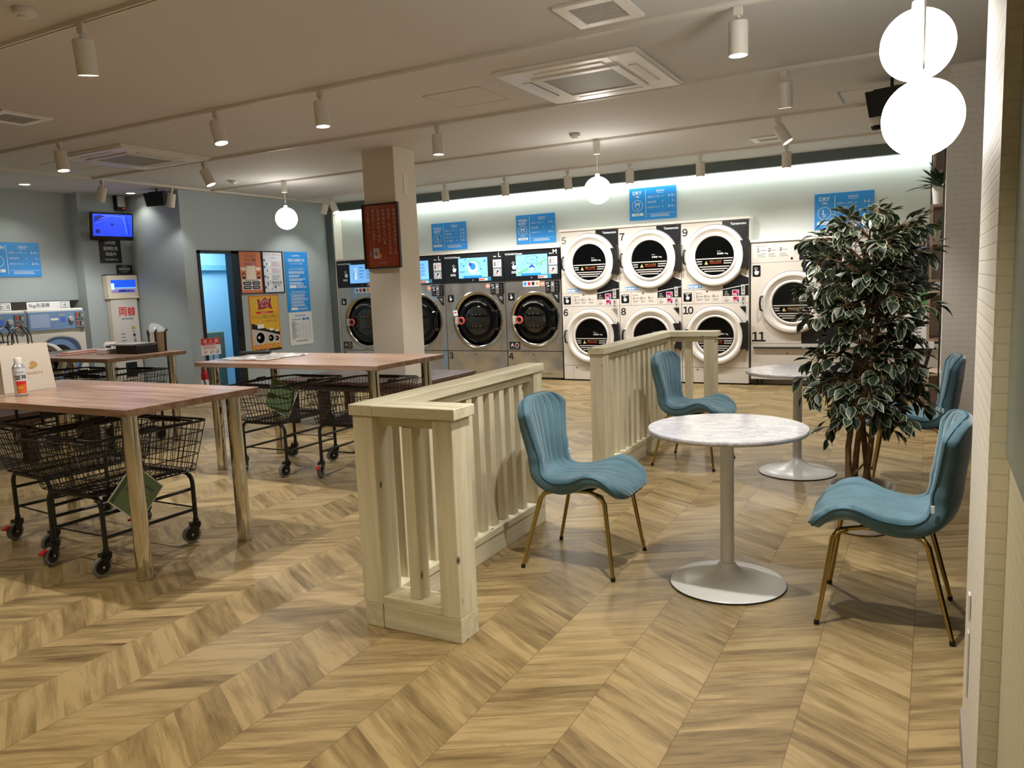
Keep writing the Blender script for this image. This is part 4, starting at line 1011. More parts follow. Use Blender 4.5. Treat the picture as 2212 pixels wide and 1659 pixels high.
# ================================================================ POSTERS ON THE LEFT WALL (facing +X)
XP = -8.728
def poster(name, y0, y1, z0, z1, base, frame=None, fw=.012):
    b = MB(); F = Face(b, (XP, y0, z0), (0, 1, 0), (0, 0, 1)); F.slab(0, 0, y1-y0, z1-z0, base, 0, .005)
    return b, F, y1-y0, z1-z0
OR1 = mat('poster_orange', '#cf7a4e', .4); PU = mat('poster_plum', '#8c4a86', .4); CRM = mat('poster_cream', '#e4d6c4', .5); NV = mat('poster_navy', '#16233f', .4)
b, F, W, H = poster('a', 8.045, 8.465, 1.40, 1.995, OR1); d = .006
F.text(W/2, H-.085, .036, 'ランドリー初ひろう', KPRINT, d, al='C', w=.028); F.text(W/2, H-.14, .042, 'スマホで解決', KPRINT, d, al='C', w=.038, bold=.02)
F.rect(.10, H-.19, W-.10, H-.165, PU, d); F.text(W/2, H-.186, .016, 'キャンペーンのお知らせ', WPRINT, d+.001, al='C', w=.016)
F.rrect(.12, H-.40, W-.12, H-.205, .01, CRM, d); F.rrect(.02, H-.27, .13, H-.225, .015, CRM, d); F.rrect(W-.13, H-.27, W-.02, H-.225, .015, CRM, d)
for q in (.07, W-.07): F.disc(q, H-.335, .028, KPRINT, d+.001, 18, .036); F.disc(q, H-.34, .017, mat('poster_skin', '#d9ab8c', .5), d+.002, 14); F.poly([(q-.035, H-.41), (q+.035, H-.41), (q+.02, H-.365), (q-.02, H-.365)], NV, d+.001)
F.rrect(.03, .045, W-.03, .20, .012, CRM, d+.002); F.lines(.08, .19, W-.08, 1, .02, .014, GPRINT, d+.003, 4, (1, 1))
for i in range(2):
    for j in range(2):
        F.rrect(.045+.17*i, .055+.06*j, .195+.17*i, .105+.06*j, .014, NV, d+.003); F.lines(.07+.17*i, .085+.06*j, .17+.17*i, 1, .02, .01, WPRINT, d+.004, i*2+j, (1, 1))
t = tag(obj('framed_poster', b), 'orange poster with four navy buttons in a black frame beside the door', 'poster')
def bframe(y0, y1, z0, z1, par, w=.014):
    m_ = MB()
    for a in ((y0-w, y1+w, z0-w, z0), (y0-w, y1+w, z1, z1+w), (y0-w, y0, z0, z1), (y1, y1+w, z0, z1)): m_.box(XP-.001, XP+.016, *a, BLACKP)
    obj('frame', m_, par)
bframe(8.045, 8.465, 1.40, 1.995, t, .011)
PI_ = mat('poster_ice', '#d7dfe8', .4); BL2 = mat('poster_blue_dot', '#4a7fb8', .4); RD2 = mat('poster_rose', '#cf6a70', .5)
b, F, W, H = poster('b', 8.495, 8.885, 1.40, 1.995, PI_)
F.text(W/2, H-.055, .036, 'スマートフォンで使ってみよう', RPRINT, d, al='C', w=.0258, bold=.02); F.text(W/2, H-.095, .02, 'アプリ利用方法', GPRINT, d, al='C')
for i, z in enumerate((H-.12, H-.22, H-.36, H-.52)):
    F.disc(.03, z, .02, BL2, d, 16)
F.disc(.22, H-.52, .02, BL2, d, 16)
for i in range(4):
    z = H-.14-.1*i; F.rect(.055, z-.075, .15, z, WPRINT, d); F.rect(.07, z-.06, .085, z-.015, KPRINT, d+.001); F.lines(.17, z-.005, W-.03, 4, .019, .006, RD2 if i < 2 else GPRINT, d, i+3)
for i in range(6): F.lines(.055+.053*i, .16, .095+.053*i, 3, .014, .008, GPRINT, d, i)
for i in range(4): F.rect(.04+.09*i, .03, .10+.09*i, .075, WPRINT, d); F.rect(.06+.09*i, .035, .07+.09*i, .07, KPRINT if i % 2 else RD2, d+.001)
t = tag(obj('framed_poster', b), 'pale blue instruction poster in a black frame, between the orange and the tall blue one', 'poster'); bframe(8.495, 8.885, 1.40, 1.995, t, .013)
b, F, W, H = poster('c', 8.94, 9.44, 1.08, 2.005, BLUE)
F.text(W/2, H-.075, .03, 'LaundryPress', WPRINT, d, al='C', bold=.01); F.text(W/2, H-.15, .045, 'COIN LAUNDRY 24H', WPRINT, d, al='C', w=.038, bold=.03); F.text(W/2, H-.195, .03, 'コインランドリーご利用方法', WPRINT, d, al='C', w=.021, bold=.02)
F.text(W/2, H-.265, .024, 'コインランドリーをご利用のお客様へ', WPRINT, d, al='C', w=.0175, bold=.01); F.rect(.06, H-.278, W-.06, H-.274, WPRINT, d)
for i in range(4): F.lines(.07, H-.30-.055*i, W-.07, 2, .02, .011, WPRINT, d, i)
F.rrect(.07, H-.555, .21, H-.51, .01, WPRINT, d); F.text(.22, H-.555, .028, '0120-963-938', WPRINT, d, bold=.02); F.lines(.22, H-.51, .40, 1, .02, .01, WPRINT, d, 5)
F.text(W/2, .30, .026, 'When using a coin laundry', WPRINT, d, al='C', bold=.02); F.rect(.06, .288, W-.06, .292, WPRINT, d)
for i in range(4): F.lines(.08, .27-.05*i, W-.05, 3, .015, .007, WPRINT, d, i+9)
F.rrect(.07, .03, .21, .07, .01, WPRINT, d); F.text(.22, .03, .028, '0120-963-938', WPRINT, d, bold=.02)
tag(obj('tall_poster', b), 'tall bright blue coin laundry poster nearest the wall corner', 'poster')
b, F, W, H = poster('d', 8.94, 9.45, .565, 1.078, mat('notice_paper', '#d9d9d6', .5))
F.rrect(.12, H-.075, W-.12, H-.04, .01, PI_, d); F.lines(.14, H-.05, W-.14, 1, .02, .014, BL2, d+.001, 2, (1, 1)); F.lines(.06, H-.11, .26, 1, .02, .012, BL2, d, 3, (1, 1))
F.poly([(.29, H-.13), (.355, H-.13), (.355, H-.10), (.322, H-.09), (.29, H-.10)], BL2, d); F.poly([(.375, H-.13), (.44, H-.13), (.44, H-.10), (.407, H-.09), (.375, H-.10)], BL2, d)
for i in range(15): F.rect(.05, .095+.0185*i, W-.05, .0965+.0185*i, BL2, d); F.lines(.06, .108+.0185*i, .06+.05+.12*((i*7) % 5)/5, 1, .02, .007, GPRINT, d+.001, i)
for q in (.05, .29, .365, .44, W-.05): F.rect(q-.001, .095, q+.001, H-.145, BL2, d)
F.lines(.13, .07, W-.12, 1, .02, .016, GPRINT, d, 6, (1, 1))
tag(obj('paper_notice', b), 'white paper notice with a table below the tall blue poster', 'notice')
YEL = mat('poster_yellow', '#d9ae33', .4); ORB = mat('poster_orange_border', '#dd7c34', .4); CRIM = mat('poster_crimson', '#9c2230', .4)
b, F, W, H = poster('e', 8.165, 8.75, .535, 1.358, ORB); F.rect(.018, .03, W-.018, H-.018, YEL, .0055); F.rect(0, 0, W, .03, KPRINT, .0056)
F.poly([(.16, H-.21), (.18, H-.15), (.16, H-.05), (.25, H-.07), (.32, H-.03), (.38, H-.07), (.44, H-.02), (.42, H-.12), (.45, H-.21), (.36, H-.18), (.28, H-.2)], CRIM, d)
F.text(W/2, H-.12, .065, 'ガッツリ', WPRINT, d+.001, al='C', w=.048, bold=.03); F.text(W/2, H-.175, .04, 'コース', WPRINT, d+.001, al='C', bold=.03)
F.rrect(.12, H-.265, W-.12, H-.235, .014, RPRINT, d); F.text(W/2, H-.26, .018, '洗濯乾燥専用コース', WPRINT, d+.001, al='C', w=.018)
F.text(W/2, H-.345, .062, 'クリーニング屋さんが考えた', KPRINT, d, al='C', w=.041, bold=.02); F.text(W/2+.08, H-.40, .038, 'おしゃれ着洗える洗濯', CRIM, d, al='C', w=.03, bold=.01)
F.poly([(.02, H-.40), (W*.5, H-.49), (W*.5, .27), (.02, .30)], BLACKR, d); F.poly([(W*.5, H-.50), (W-.02, H-.55), (W-.02, .21), (W*.5, .20)], BLACKR, d)
F.poly([(.02, .34), (W*.5, .29), (W*.5, .12), (.02, .08)], LGREY, d+.0005); F.poly([(W*.5, .29), (W-.02, .22), (W-.02, .10), (W*.5, .12)], LGREY, d+.0005)
for cx, cz, r in ((.17, .20, .085), (.38, .185, .055), (.50, .175, .04)): F.disc(cx, cz, r, BLACKG, d+.001, 26, r*1.05); F.ring(cx, cz, r*.95, r*1.1, WHITEB, d+.0015, 26); F.disc(cx-.3*r, cz+.1*r, r*.3, LGREY, d+.002, 14)
for cx, cz, s in ((.19, .37, .06), (.40, .315, .035), (.51, .29, .028)): F.rect(cx-s, cz-s*.5, cx+s, cz+s*.5, WPRINT, d+.001)
F.rect(.018, .03, W-.018, .095, YEL, d+.002)
for i in range(6): F.disc(.075+.087*i, .068, .034, CRIM, d+.003, 20); F.disc(.075+.087*i, .068, .030, ORB, d+.0035, 20); F.rect(.06+.087*i, .064, .09+.087*i, .072, WPRINT, d+.004)
F.text(W/2, .007, .015, 'LaundryPress', WPRINT, d, al='C')
tag(obj('campaign_poster', b), 'yellow poster with pictures of machines and an orange border', 'poster')

# red notice on the column
t = thing('framed_notice', (-4.92, 6.42, 1.59), 'dark red framed notice with vertical white writing on the column', 'framed notice')
b = MB(); F = Face(b, (-5.135, 6.425, 1.605), (1, 0, 0), (0, 0, 1)); W, H = .425, .62
F.slab(0, 0, W, H, mat('brick_red_print', '#93412a', .25, coat=.5), -.01, .0)
CP = mat('faded_cream_print', '#c9b09a', .5)
for i, s in enumerate(('乾燥及び洗濯が終了した', 'お品は、スタッフ以外でも', 'お待ちになっている', 'お客様が取り出す', '場合がございます。', 'ご了承下さい')):
    x = W-.045-i*.066; ln = [.46, .46, .36, .33, .36, .24][i]; st = ln/len(s)
    for j, ch in enumerate(s):
        g_, q_, bb = text_geo(ch, .01)
        F.text(x, H-.04-(j+1)*st+.006, min(st*.82, .032)*(min(1, (bb[3]-bb[2])/.8)), ch, CP, .0015, al='C', bold=.01)
F.slab(.10, .09, .17, .19, LGREY, 0, .0015); F.ring(.132, .135, .018, .028, GPRINT, .002, 20); F.disc(.132, .135, .015, CRIM, .002, 16); F.rect(.105, .17, .165, .18, GPRINT, .002)
F.poly([(.06, .10), (.075, .14), (.07, .17), (.055, .15), (.05, .12)], GPRINT, .0015); F.poly([(.17, .08), (.20, .10), (.19, .14), (.165, .12)], ORB, .0015); F.text(W/2, .035, .016, 'LaundryPress', CP, .0015, al='C')
obj('print', b, t)
m_ = MB(); x0, z0, x1, z1 = -5.135, 1.605, -4.71, 2.225
for a in ((x0-.014, x1+.014, z0-.014, z0), (x0-.014, x1+.014, z1, z1+.014), (x0-.014, x0, z0, z1), (x1, x1+.014, z0, z1)): m_.box(a[0], a[1], 6.408, 6.438, a[2], a[3], mat('dark_bronze_frame', '#2a1a14', .35))
obj('frame', m_, t)

# fire extinguisher and its sign
t = thing('fire_extinguisher', (-8.50, 7.09, 0), 'red fire extinguisher standing by the left door frame', 'fire extinguisher')
T = T_((-8.50, 7.09, 0)) @ Matrix.Diagonal((.78, .78, 1, 1)); b = MB(); REDX = mat('extinguisher_red', '#b51a1c', .25)
b.lathe([(0, .0), (.055, .0), (.06, .01), (.06, .34), (.05, .39), (.025, .42), (.02, .44)], REDX, 28, T); obj('cylinder', b, t, True)
b = MB().lathe([(.0215, .43), (.024, .44), (.02, .47), (0, .475)], CHROME, 14, T); b.cbox((-8.47, 7.09, .49), (.12, .02, .016), BLACKP, b=.004); b.cbox((-8.46, 7.09, .46), (.10, .02, .012), BLACKP, b=.003); obj('valve', b, t)
b = MB().tube([(-8.50, 7.07, .45), (-8.46, 7.02, .44), (-8.43, 7.01, .36), (-8.43, 7.03, .22), (-8.44, 7.035, .10)], .009, BLACKP, 8); obj('hose', b, t, True)
obj('instruction_label', MB().lathe([(.0605, .14), (.0605, .28)], WPRINT, 20, T), t)
t = thing('extinguisher_sign', (-8.46, 7.24, 0), 'small red and white sign board on a thin red post', 'sign')
obj('post', MB().tube([(-8.47, 7.24, 0.01), (-8.47, 7.24, .62)], .008, REDX).lathe([(.0, .012), (.06, .01), (.06, 0)], REDX, 20, T_((-8.47, 7.24, 0))), t)
b = MB(); F = Face(b, (-8.50, 7.075, .60), (.25, 1, 0), (0, 0, 1)); F.slab(0, 0, .27, .225, WPRINT, 0, .006); F.rect(0, .135, .27, .225, RPRINT, .007)
for i, ch in enumerate('消火器'): F.text(.055+.08*i, .16, .05, ch, WPRINT, .008, al='C', bold=.02)
F.text(.135, .142, .012, 'FIRE EXTINGUISHER', WPRINT, .008, al='C')
F.lines(.015, .125, .25, 3, .016, .008, RD2, .007, 3)
for i in range(3): F.ring(.05+.085*i, .045, .018, .022, RPRINT, .007, 14); F.line(.03+.085*i, .02, .075+.085*i, .05, .006, GPRINT, .0075)
obj('board', b, t)

# ================================================================ WORK TABLES
def make_table():
    t = thing('work_table', (0, 0, 0), 'x', 'table', 'high wooden folding tables on chrome legs')
    obj('tabletop', MB().cbox((0, 0, .8525), (1.80, .82, .035), TOPW, b=.002), t)
    for sx in (-1, 1):
        for sy in (-1, 1):
            b = MB().lathe([(0, 0), (.040, .001), (.041, .012), (.0385, .014), (.0385, .82), (.05, .822), (.05, .835)], CHROME, 24, T_((sx*.79, sy*.32, 0)))
            obj('leg', b, t, True)
    return t
tb = make_table()
tb.location = (-4.20, 2.70, 0); tb['label'] = 'high wooden table in the left foreground holding the paper bags and spray can'
tb2 = dup(tb, (-4.19, 4.57, 0), 0, 'high wooden table in front of the column with a flat plastic sheet on it')
tb3 = dup(tb, (-7.24, 4.69, 0), 0, 'high wooden table farthest left, holding the pink cloth and black tray')

# ================================================================ CARTS
def make_cart():
    t = thing('laundry_cart', (0, 0, 0), 'x', 'laundry cart', 'black wire laundry carts under the tables')
    f = MB(); hx, hy = .22, .275; zb = .40; R_ = .06
    def U(y):
        pts = [(-hx, y, .115)]
        pts += [(-hx+R_-R_*math.cos(a), y, zb-R_+R_*math.sin(a)) for a in [PI/2*i/5 for i in range(6)]]
        pts += [(hx-R_+R_*math.sin(a), y, zb-R_+R_*math.cos(a)) for a in [PI/2*i/5 for i in range(6)]]
        pts += [(hx, y, .115)]
        return pts
    for y in (-hy, hy): f.tube(U(y), .0125, BLACKM, 10)
    for x in (-hx, hx): f.tube([(x, -hy, .31), (x, hy, .31)], .009, BLACKM, 8); f.tube([(x, -hy, .19), (x, hy, .19)], .009, BLACKM, 8)
    for y in (-hy, hy): f.tube([(-hx, y, .20), (hx, y, .20)], .005, BLACKM, 6)
    for x in (-.12, .12): f.tube([(x, -hy, zb+.004), (x, hy, zb+.004)], .008, BLACKM, 8)
    obj('frame', f, t, True)
    k = MB(); z0, z1 = .415, .69; B = (.235, .305); TT_ = (.27, .375)
    def ring(z):
        q = (z-z0)/(z1-z0); return B[0]+(TT_[0]-B[0])*q, B[1]+(TT_[1]-B[1])*q
    def rect_ring(z, r):
        a, c_ = ring(z); rr = .035; pts = []
        for cx, cy, a0 in ((a-rr, c_-rr, 0), (-a+rr, c_-rr, PI/2), (-a+rr, -c_+rr, PI), (a-rr, -c_+rr, 1.5*PI)):
            for i in range(4): an = a0+PI/2*i/3; pts.append((cx+rr*math.cos(an), cy+rr*math.sin(an), z))
        k.tube(pts, r, BLACKM, 6, closed=True)
    rect_ring(z1, .0065)
    for z in (z0, .445, .505, .565, .63): rect_ring(z, .0028)
    w_ = .0019
    nx, ny = 15, 19
    for i in range(nx):
        q = -1+2*i/(nx-1); q *= .93
        for s in (-1, 1): k.tube([(q*TT_[0], s*TT_[1], z1), (q*B[0], s*B[1], z0)], w_, BLACKM, 4, caps=False)
        k.tube([(q*B[0], -B[1], z0), (q*B[0], B[1], z0)], w_, BLACKM, 4, caps=False)
    for i in range(ny):
        q = (-1+2*i/(ny-1))*.95
        for s in (-1, 1): k.tube([(s*TT_[0], q*TT_[1], z1), (s*B[0], q*B[1], z0)], w_, BLACKM, 4, caps=False)
        k.tube([(-B[0], q*B[1], z0-.003), (B[0], q*B[1], z0-.003)], w_, BLACKM, 4, caps=False)
    obj('wire_basket', k, t)
    for s in (-1, 1):   # folding bails lying over the rim
        h = MB(); h.tube([(-.275, .03*s, z1+.012), (-.268, .27*s, z1+.006), (-.235, .30*s, z1+.004), (.235, .30*s, z1+.004), (.268, .27*s, z1+.006), (.275, .03*s, z1+.012)], .0055, BLACKM, 8)
        h.tube([(-.12, .301*s, z1+.004), (.12, .301*s, z1+.004)], .014, BLACKP, 10)
        for x in (-.27, .27): h.cbox((x, .02*s, z1+.01), (.02, .05, .035), BLACKP, b=.005)
        obj('bail_handle', h, t, True)
    GR = mat('grey_rubber', '#6f6e6c', .6); ang = [(-1, -1, 1.9), (1, -1, 1.5), (-1, 1, .5), (1, 1, 1.2)]
    for i, (sx, sy, a) in enumerate(ang):
        T = T_((sx*hx, sy*hy, 0), rz=a)
        c = MB(); c.tube([(0, 0, .10), (0, 0, .135)], .016, BLACKP, 12, T); 
        for s in (-1, 1): c.add([(.0+.0, s*.017-.002, .115), (-.03, s*.017-.002, .115), (-.045, s*.017-.002, .045), (-.02, s*.017-.002, .04), (.02, s*.017-.002, .095), (.0, s*.017+.002, .115), (-.03, s*.017+.002, .115), (-.045, s*.017+.002, .045), (-.02, s*.017+.002, .04), (.02, s*.017+.002, .095)],
              [(0, 1, 2, 3, 4), (9, 8, 7, 6, 5), (0, 5, 6, 1), (1, 6, 7, 2), (2, 7, 8, 3), (3, 8, 9, 4), (4, 9, 5, 0)], BLACKP, T)
        c.box(-.035, .02, -.019, .019, .098, .118, BLACKP, T)
        co_ = obj('caster', c, t)
        WT = T @ Matrix.Translation((-.03, 0, .05)) @ Matrix.Rotation(PI/2, 4, 'X')
        wm = MB(); wm.lathe([(.036, -.012), (.048, -.012), (.050, -.006), (.050, .006), (.048, .012), (.036, .012)], GR, 26, WT); wm.lathe([(0, -.0135), (.037, -.012)], BLACKP, 26, WT); wm.lathe([(.037, .012), (0, .0135)], BLACKP, 26, WT); wm.tube([(0, 0, -.022), (0, 0, .022)], .006, LGREY, 10, WT)
        obj('wheel', wm, co_, True)
        if i in (0, 2): obj('brake', MB().cbox((-.055, 0, .105), (.045, .026, .014), RED, T @ Matrix.Rotation(-.3, 4, 'Y'), b=.004), co_)
    return t
cart = make_cart()
cart.location = (-3.87, 2.62, 0); cart.rotation_euler = (0, 0, 0); cart['label'] = 'black wire cart under the right end of the foreground table, behind its front leg'
CARTS = [(-4.50, 2.78, -.10, 'black wire cart under the left half of the foreground table with its handle up'),
 (-4.50, 4.53, 0, 'black wire cart under the left half of the table in front of the column'),
 (-3.80, 4.62, .04, 'black wire cart under the right half of the middle table, near the railing'),
 (-6.86, 4.72, .05, 'black wire cart under the far left table, right one of the pair below it'),
 (-7.55, 4.66, -.05, 'black wire cart under the far left table, left one of the pair below it'),
 (-5.25, 2.70, .05, 'black wire cart cut by the left photo edge under the foreground table')]
for x, y, a, lab in CARTS[:-1]: dup(cart, (x, y, 0), a, lab)
c0 = [o for o in bpy.data.objects if o.get('label') == CARTS[0][3]][0]
b = MB(); b.tube([(-.15, -.24, .70), (-.15, -.245, .80), (-.13, -.245, .822), (.13, -.245, .822), (.15, -.245, .80), (.15, -.24, .70)], .0085, BLACKM, 8)
h = obj('upright_handle', b, None, True, recenter=False); h.parent = c0; h.location = (0, 0, 0)
# green placards on the carts
GRN = mat('olive_green_card', '#5c6e4c', .4); PE = mat('card_edge', '#c3c3b2', .5)
def placard(c, rz, tilt, w, label, blank=False):
    b = MB(); T = Matrix.Translation(c) @ Matrix.Rotation(rz, 4, 'Z') @ Matrix.Rotation(tilt, 4, 'Y')
    F = Face(b, T @ Vector((-w/2, 0, -w/2)), T.to_3x3() @ Vector((1, 0, 0)), T.to_3x3() @ Vector((0, 0, 1)))
    F.slab(0, 0, w, w, PE, -.004, 0); F.rect(.006, .006, w-.006, w-.006, GRN, .001)
    if not blank:
        F.rect(.006, .006, .03, w-.006, mat('deep_green_card', '#2f4a2c', .4), .0018)
        for k in range(3): F.lines(.07, w-.05-.03*k, w-.03, 1, .02, .012, mat('card_dark_print', '#3a4a34', .5), .002, k)
        F.text(w/2, w*.40, .018, 'ご利用後は元の場所へ', mat('card_dark_print', '#3a4a34', .5), .002, al='C')
    F.rect(.006, .006, w-.006, w-.006, GRN, -.005)
    tag(obj('cart_placard', b, recenter=True), label, 'placard', 'green cards hung on the carts')
placard((-3.60, 2.51, .385), PI/2, PI/4, .23, 'green square card hanging corner down behind the front chrome table leg')
placard((-4.36, 4.32, .59), .15, math.radians(27), .24, 'dark green card tilted inside the cart under the table before the column', True)
b = MB().cbox((-4.75, 3.05, .55), (.16, .012, .22), mat('grey_pouch', '#77746c', .6), T_((0, 0, 0)), b=.004); b.tube([(-4.75, 3.05, .66), (-4.75, 3.06, .70)], .003, LGREY)
tag(obj('hanging_tag', b), 'grey hanging tag in the wire cart at the left', 'tag')

# ================================================================ BENCHES
def bench(x0, x1, y0, y1, z, label, hole=None):
    t = thing('slatted_bench', ((x0+x1)/2, (y0+y1)/2, 0), label, 'bench')
    n = int((x1-x0)/.10); w = (x1-x0)/n
    for i in range(n):
        a, c_ = x0+i*w+.004, x0+(i+1)*w-.004; b = MB()
        if hole and c_ > hole[0] and a < hole[1]: b.box(a, c_, y0, hole[2], z-.03, z, DARKW); b.box(a, c_, hole[3], y1, z-.03, z, DARKW)
        else: b.box(a, c_, y0, y1, z-.03, z, DARKW)
        obj('slat', b, t)
    b = MB(); b.box(x0+.02, x1-.02, y0+.02, y0+.05, z-.10, z-.03, DARKW); b.box(x0+.02, x1-.02, y1-.05, y1-.02, z-.10, z-.03, DARKW); b.box(x0+.02, x0+.05, y0+.05, y1-.05, z-.10, z-.03, DARKW); b.box(x1-.05, x1-.02, y0+.05, y1-.05, z-.10, z-.03, DARKW); obj('apron', b, t)
    for x in (x0+.10, (x0+x1)/2-.35, x1-.10):
        for y in (y0+.12, y1-.12): obj('leg', MB().box(x-.045, x+.045, y-.045, y+.045, 0, z-.03, DARKW), t)
bench(-6.10, -4.32, 6.0, 7.16, .47, 'dark slatted wooden bench built round the column', (CX0-.01, CX1+.01, CY0-.01, CY1+.01))
bench(-8.5, -6.82, 3.2, 3.98, .45, 'dark wooden bench at the left edge seen below the foreground table')

# ================================================================ RAILINGS
def railing(y0, y1, arm_far, label, sx=1):
    XA, XB = -2.05, -1.95; XE = -1.575; H = .93
    t = thing('wooden_railing', (XA+.05, (y0+y1)/2, 0), label, 'railing', 'low whitewashed wooden railings')
    ya0, ya1 = (y0, y0+.13) if not arm_far else (y1-.13, y1)
    b = MB().cbox(((XA+XB)/2, (y0+y1)/2, .05), (.09, y1-y0, .10), PINEY, b=.002); obj('base_beam', b, t)
    b = MB().cbox(((XB+XE)/2, (ya0+ya1)/2, .05), (XE-XB, .13, .10), PINEX, b=.002); obj('base_beam', b, t)
    zs, ze = .135, H-.045-.045
    lo, hi = y0+.13, y1-.10
    if arm_far: lo, hi = y0+.10, y1-.13
    obj('bottom_rail', MB().cbox(((XA+XB)/2, (lo+hi)/2, .1175), (.10, hi-lo, .035), PINEY, b=.002), t)
    obj('bottom_rail', MB().cbox(((XB+XE-.09)/2, (ya0+ya1)/2, .1175), (XE-.09-XB, .13, .035), PINEX, b=.002), t)
    obj('top_apron', MB().cbox(((XA+XB)/2, (lo+hi)/2, H-.0675), (.06, hi-lo, .045), PINEY, b=.002), t)
    obj('top_apron', MB().cbox(((XB+XE-.09)/2, (ya0+ya1)/2, H-.0675), (XE-.09-XB, .06, .045), PINEX, b=.002), t)
    for (xa, xb, ya, yb) in ((XA, XA+.10, y0, y0+.13 if not arm_far else y0+.10), (XA, XA+.10, y1-(.10 if not arm_far else .13), y1), (XE-.09, XE, ya0, ya1)):
        obj('post', MB().cbox(((xa+xb)/2, (ya+yb)/2, (.10+H-.045)/2), (xb-xa, yb-ya, H-.045-.10), PINE, b=.003), t)
    n = 11
    for i in range(n):
        y = lo+(hi-lo)*(i+1)/(n+1); obj('baluster', MB().cbox((XA+.05, y, (zs+ze)/2), (.045, .05, ze-zs), PINE, b=.002), t)
    xm = (XB+XE-.09)/2; obj('baluster', MB().cbox((xm, (ya0+ya1)/2, (zs+ze)/2), (.05, .07, ze-zs), PINE, b=.002), t)
    obj('handrail', MB().cbox(((XA+XB)/2, (y0+y1)/2, H-.0225), (.12, y1-y0+.02, .045), PINEY, b=.003), t)
    obj('handrail', MB().cbox(((XB+.01+XE+.02)/2, (ya0+ya1)/2, H-.0225), (XE+.02-XB-.01, .15, .044), PINEX, b=.003), t)
railing(2.41, 3.95, False, 'nearest whitewashed wooden railing, its short arm towards us')
railing(4.90, 6.56, True, 'whitewashed wooden railing behind, between chair and dryers, short arm at its far end')

# ================================================================ CAFE TABLES
def make_cafe():
    t = thing('cafe_table', (0, 0, 0), 'x', 'cafe table', 'round marble cafe tables')
    obj('tabletop', MB().lathe([(0, .696), (.325, .696), (.342, .700), (.345, .708), (.345, .716), (.342, .72), (0, .72)], MARBLE, 72), t, True)
    PW_ = mat('white_table_base', '#d9d7d2', .3)
    obj('column', MB().lathe([(.03, .09), (.03, .66), (.06, .69), (.06, .696)], PW_, 28), t, True)
    obj('base', MB().lathe([(0, .003), (.252, .003), (.255, .008), (.25, .013), (.18, .024), (.11, .04), (.065, .062), (.042, .085), (.036, .10), (0, .10)], PW_, 64), t, True)
    obj('rim', MB().lathe([(.24, .0), (.256, .001), (.258, .006), (.252, .008)], BLACKP, 64), t, True)
    return t
cf = make_cafe(); cf.location = (-.785, 3.42, 0); cf['label'] = 'front round marble cafe table on a white trumpet base'
dup(cf, (-.80, 5.60, 0), 0, 'far round marble cafe table partly behind the leafy plant')

# ================================================================ CHAIRS
def chair_surface(t, v):
    """padded shell: t 0..1 from the seat front to the top of the back, v -1..1 across. returns position, normal side offset applied by caller"""
    prof = [(0.0, .270, .368), (.06, .254, .390), (.14, .207, .411), (.28, .10, .430), (.40, .00, .434), (.50, -.095, .430), (.56, -.150, .437), (.61, -.190, .465), (.66, -.208, .510), (.74, -.220, .590), (.84, -.236, .700), (.94, -.252, .785), (1.0, -.262, .828)]
    for i in range(len(prof)-1):
        if prof[i][0] <= t <= prof[i+1][0]: break
    q = (t-prof[i][0])/(prof[i+1][0]-prof[i][0]); 
    def cr(k):
        p0 = prof[max(i-1, 0)][k]; p1 = prof[i][k]; p2 = prof[i+1][k]; p3 = prof[min(i+2, len(prof)-1)][k]
        return .5*((2*p1)+(-p0+p2)*q+(2*p0-5*p1+4*p2-p3)*q*q+(-p0+3*p1-3*p2+p3)*q**3)
    x, z = cr(1), cr(2)
    wp = [(0, .10), (.03, .15), (.08, .195), (.16, .232), (.26, .238), (.38, .215), (.48, .196), (.58, .182), (.66, .170), (.74, .180), (.82, .208), (.90, .232), (.945, .224), (.98, .185), (1.0, .12)]
    for j in range(len(wp)-1):
        if wp[j][0] <= t <= wp[j+1][0]: break
    w_ = wp[j][1]+(wp[j+1][1]-wp[j][1])*((t-wp[j][0])/(wp[j+1][0]-wp[j][0]))
    if t > .90: w_ = .232*math.sqrt(max(0, 1-.86*((t-.90)/.10)**2))
    if t < .14: w_ = .226*math.sqrt(max(0, 1-.82*(1-t/.14)**2))
    y = v*w_
    yn = min(1, abs(y)/.232)
    lift = .062*math.exp(-((t-.22)/.14)**2)*yn**2.2 - .045*math.exp(-((t-.0)/.07)**2)*0
    hug = .075*math.exp(-((t-.60)/.16)**2)*yn**2 + .055*(1 if t > .6 else 0)*yn**2*min(1, (t-.6)/.1 if t > .6 else 0)
    dip = -.012*math.exp(-((t-.45)/.1)**2)*(1-abs(v)**2)
    return Vector((x+hug, y, z+lift+dip)), w_
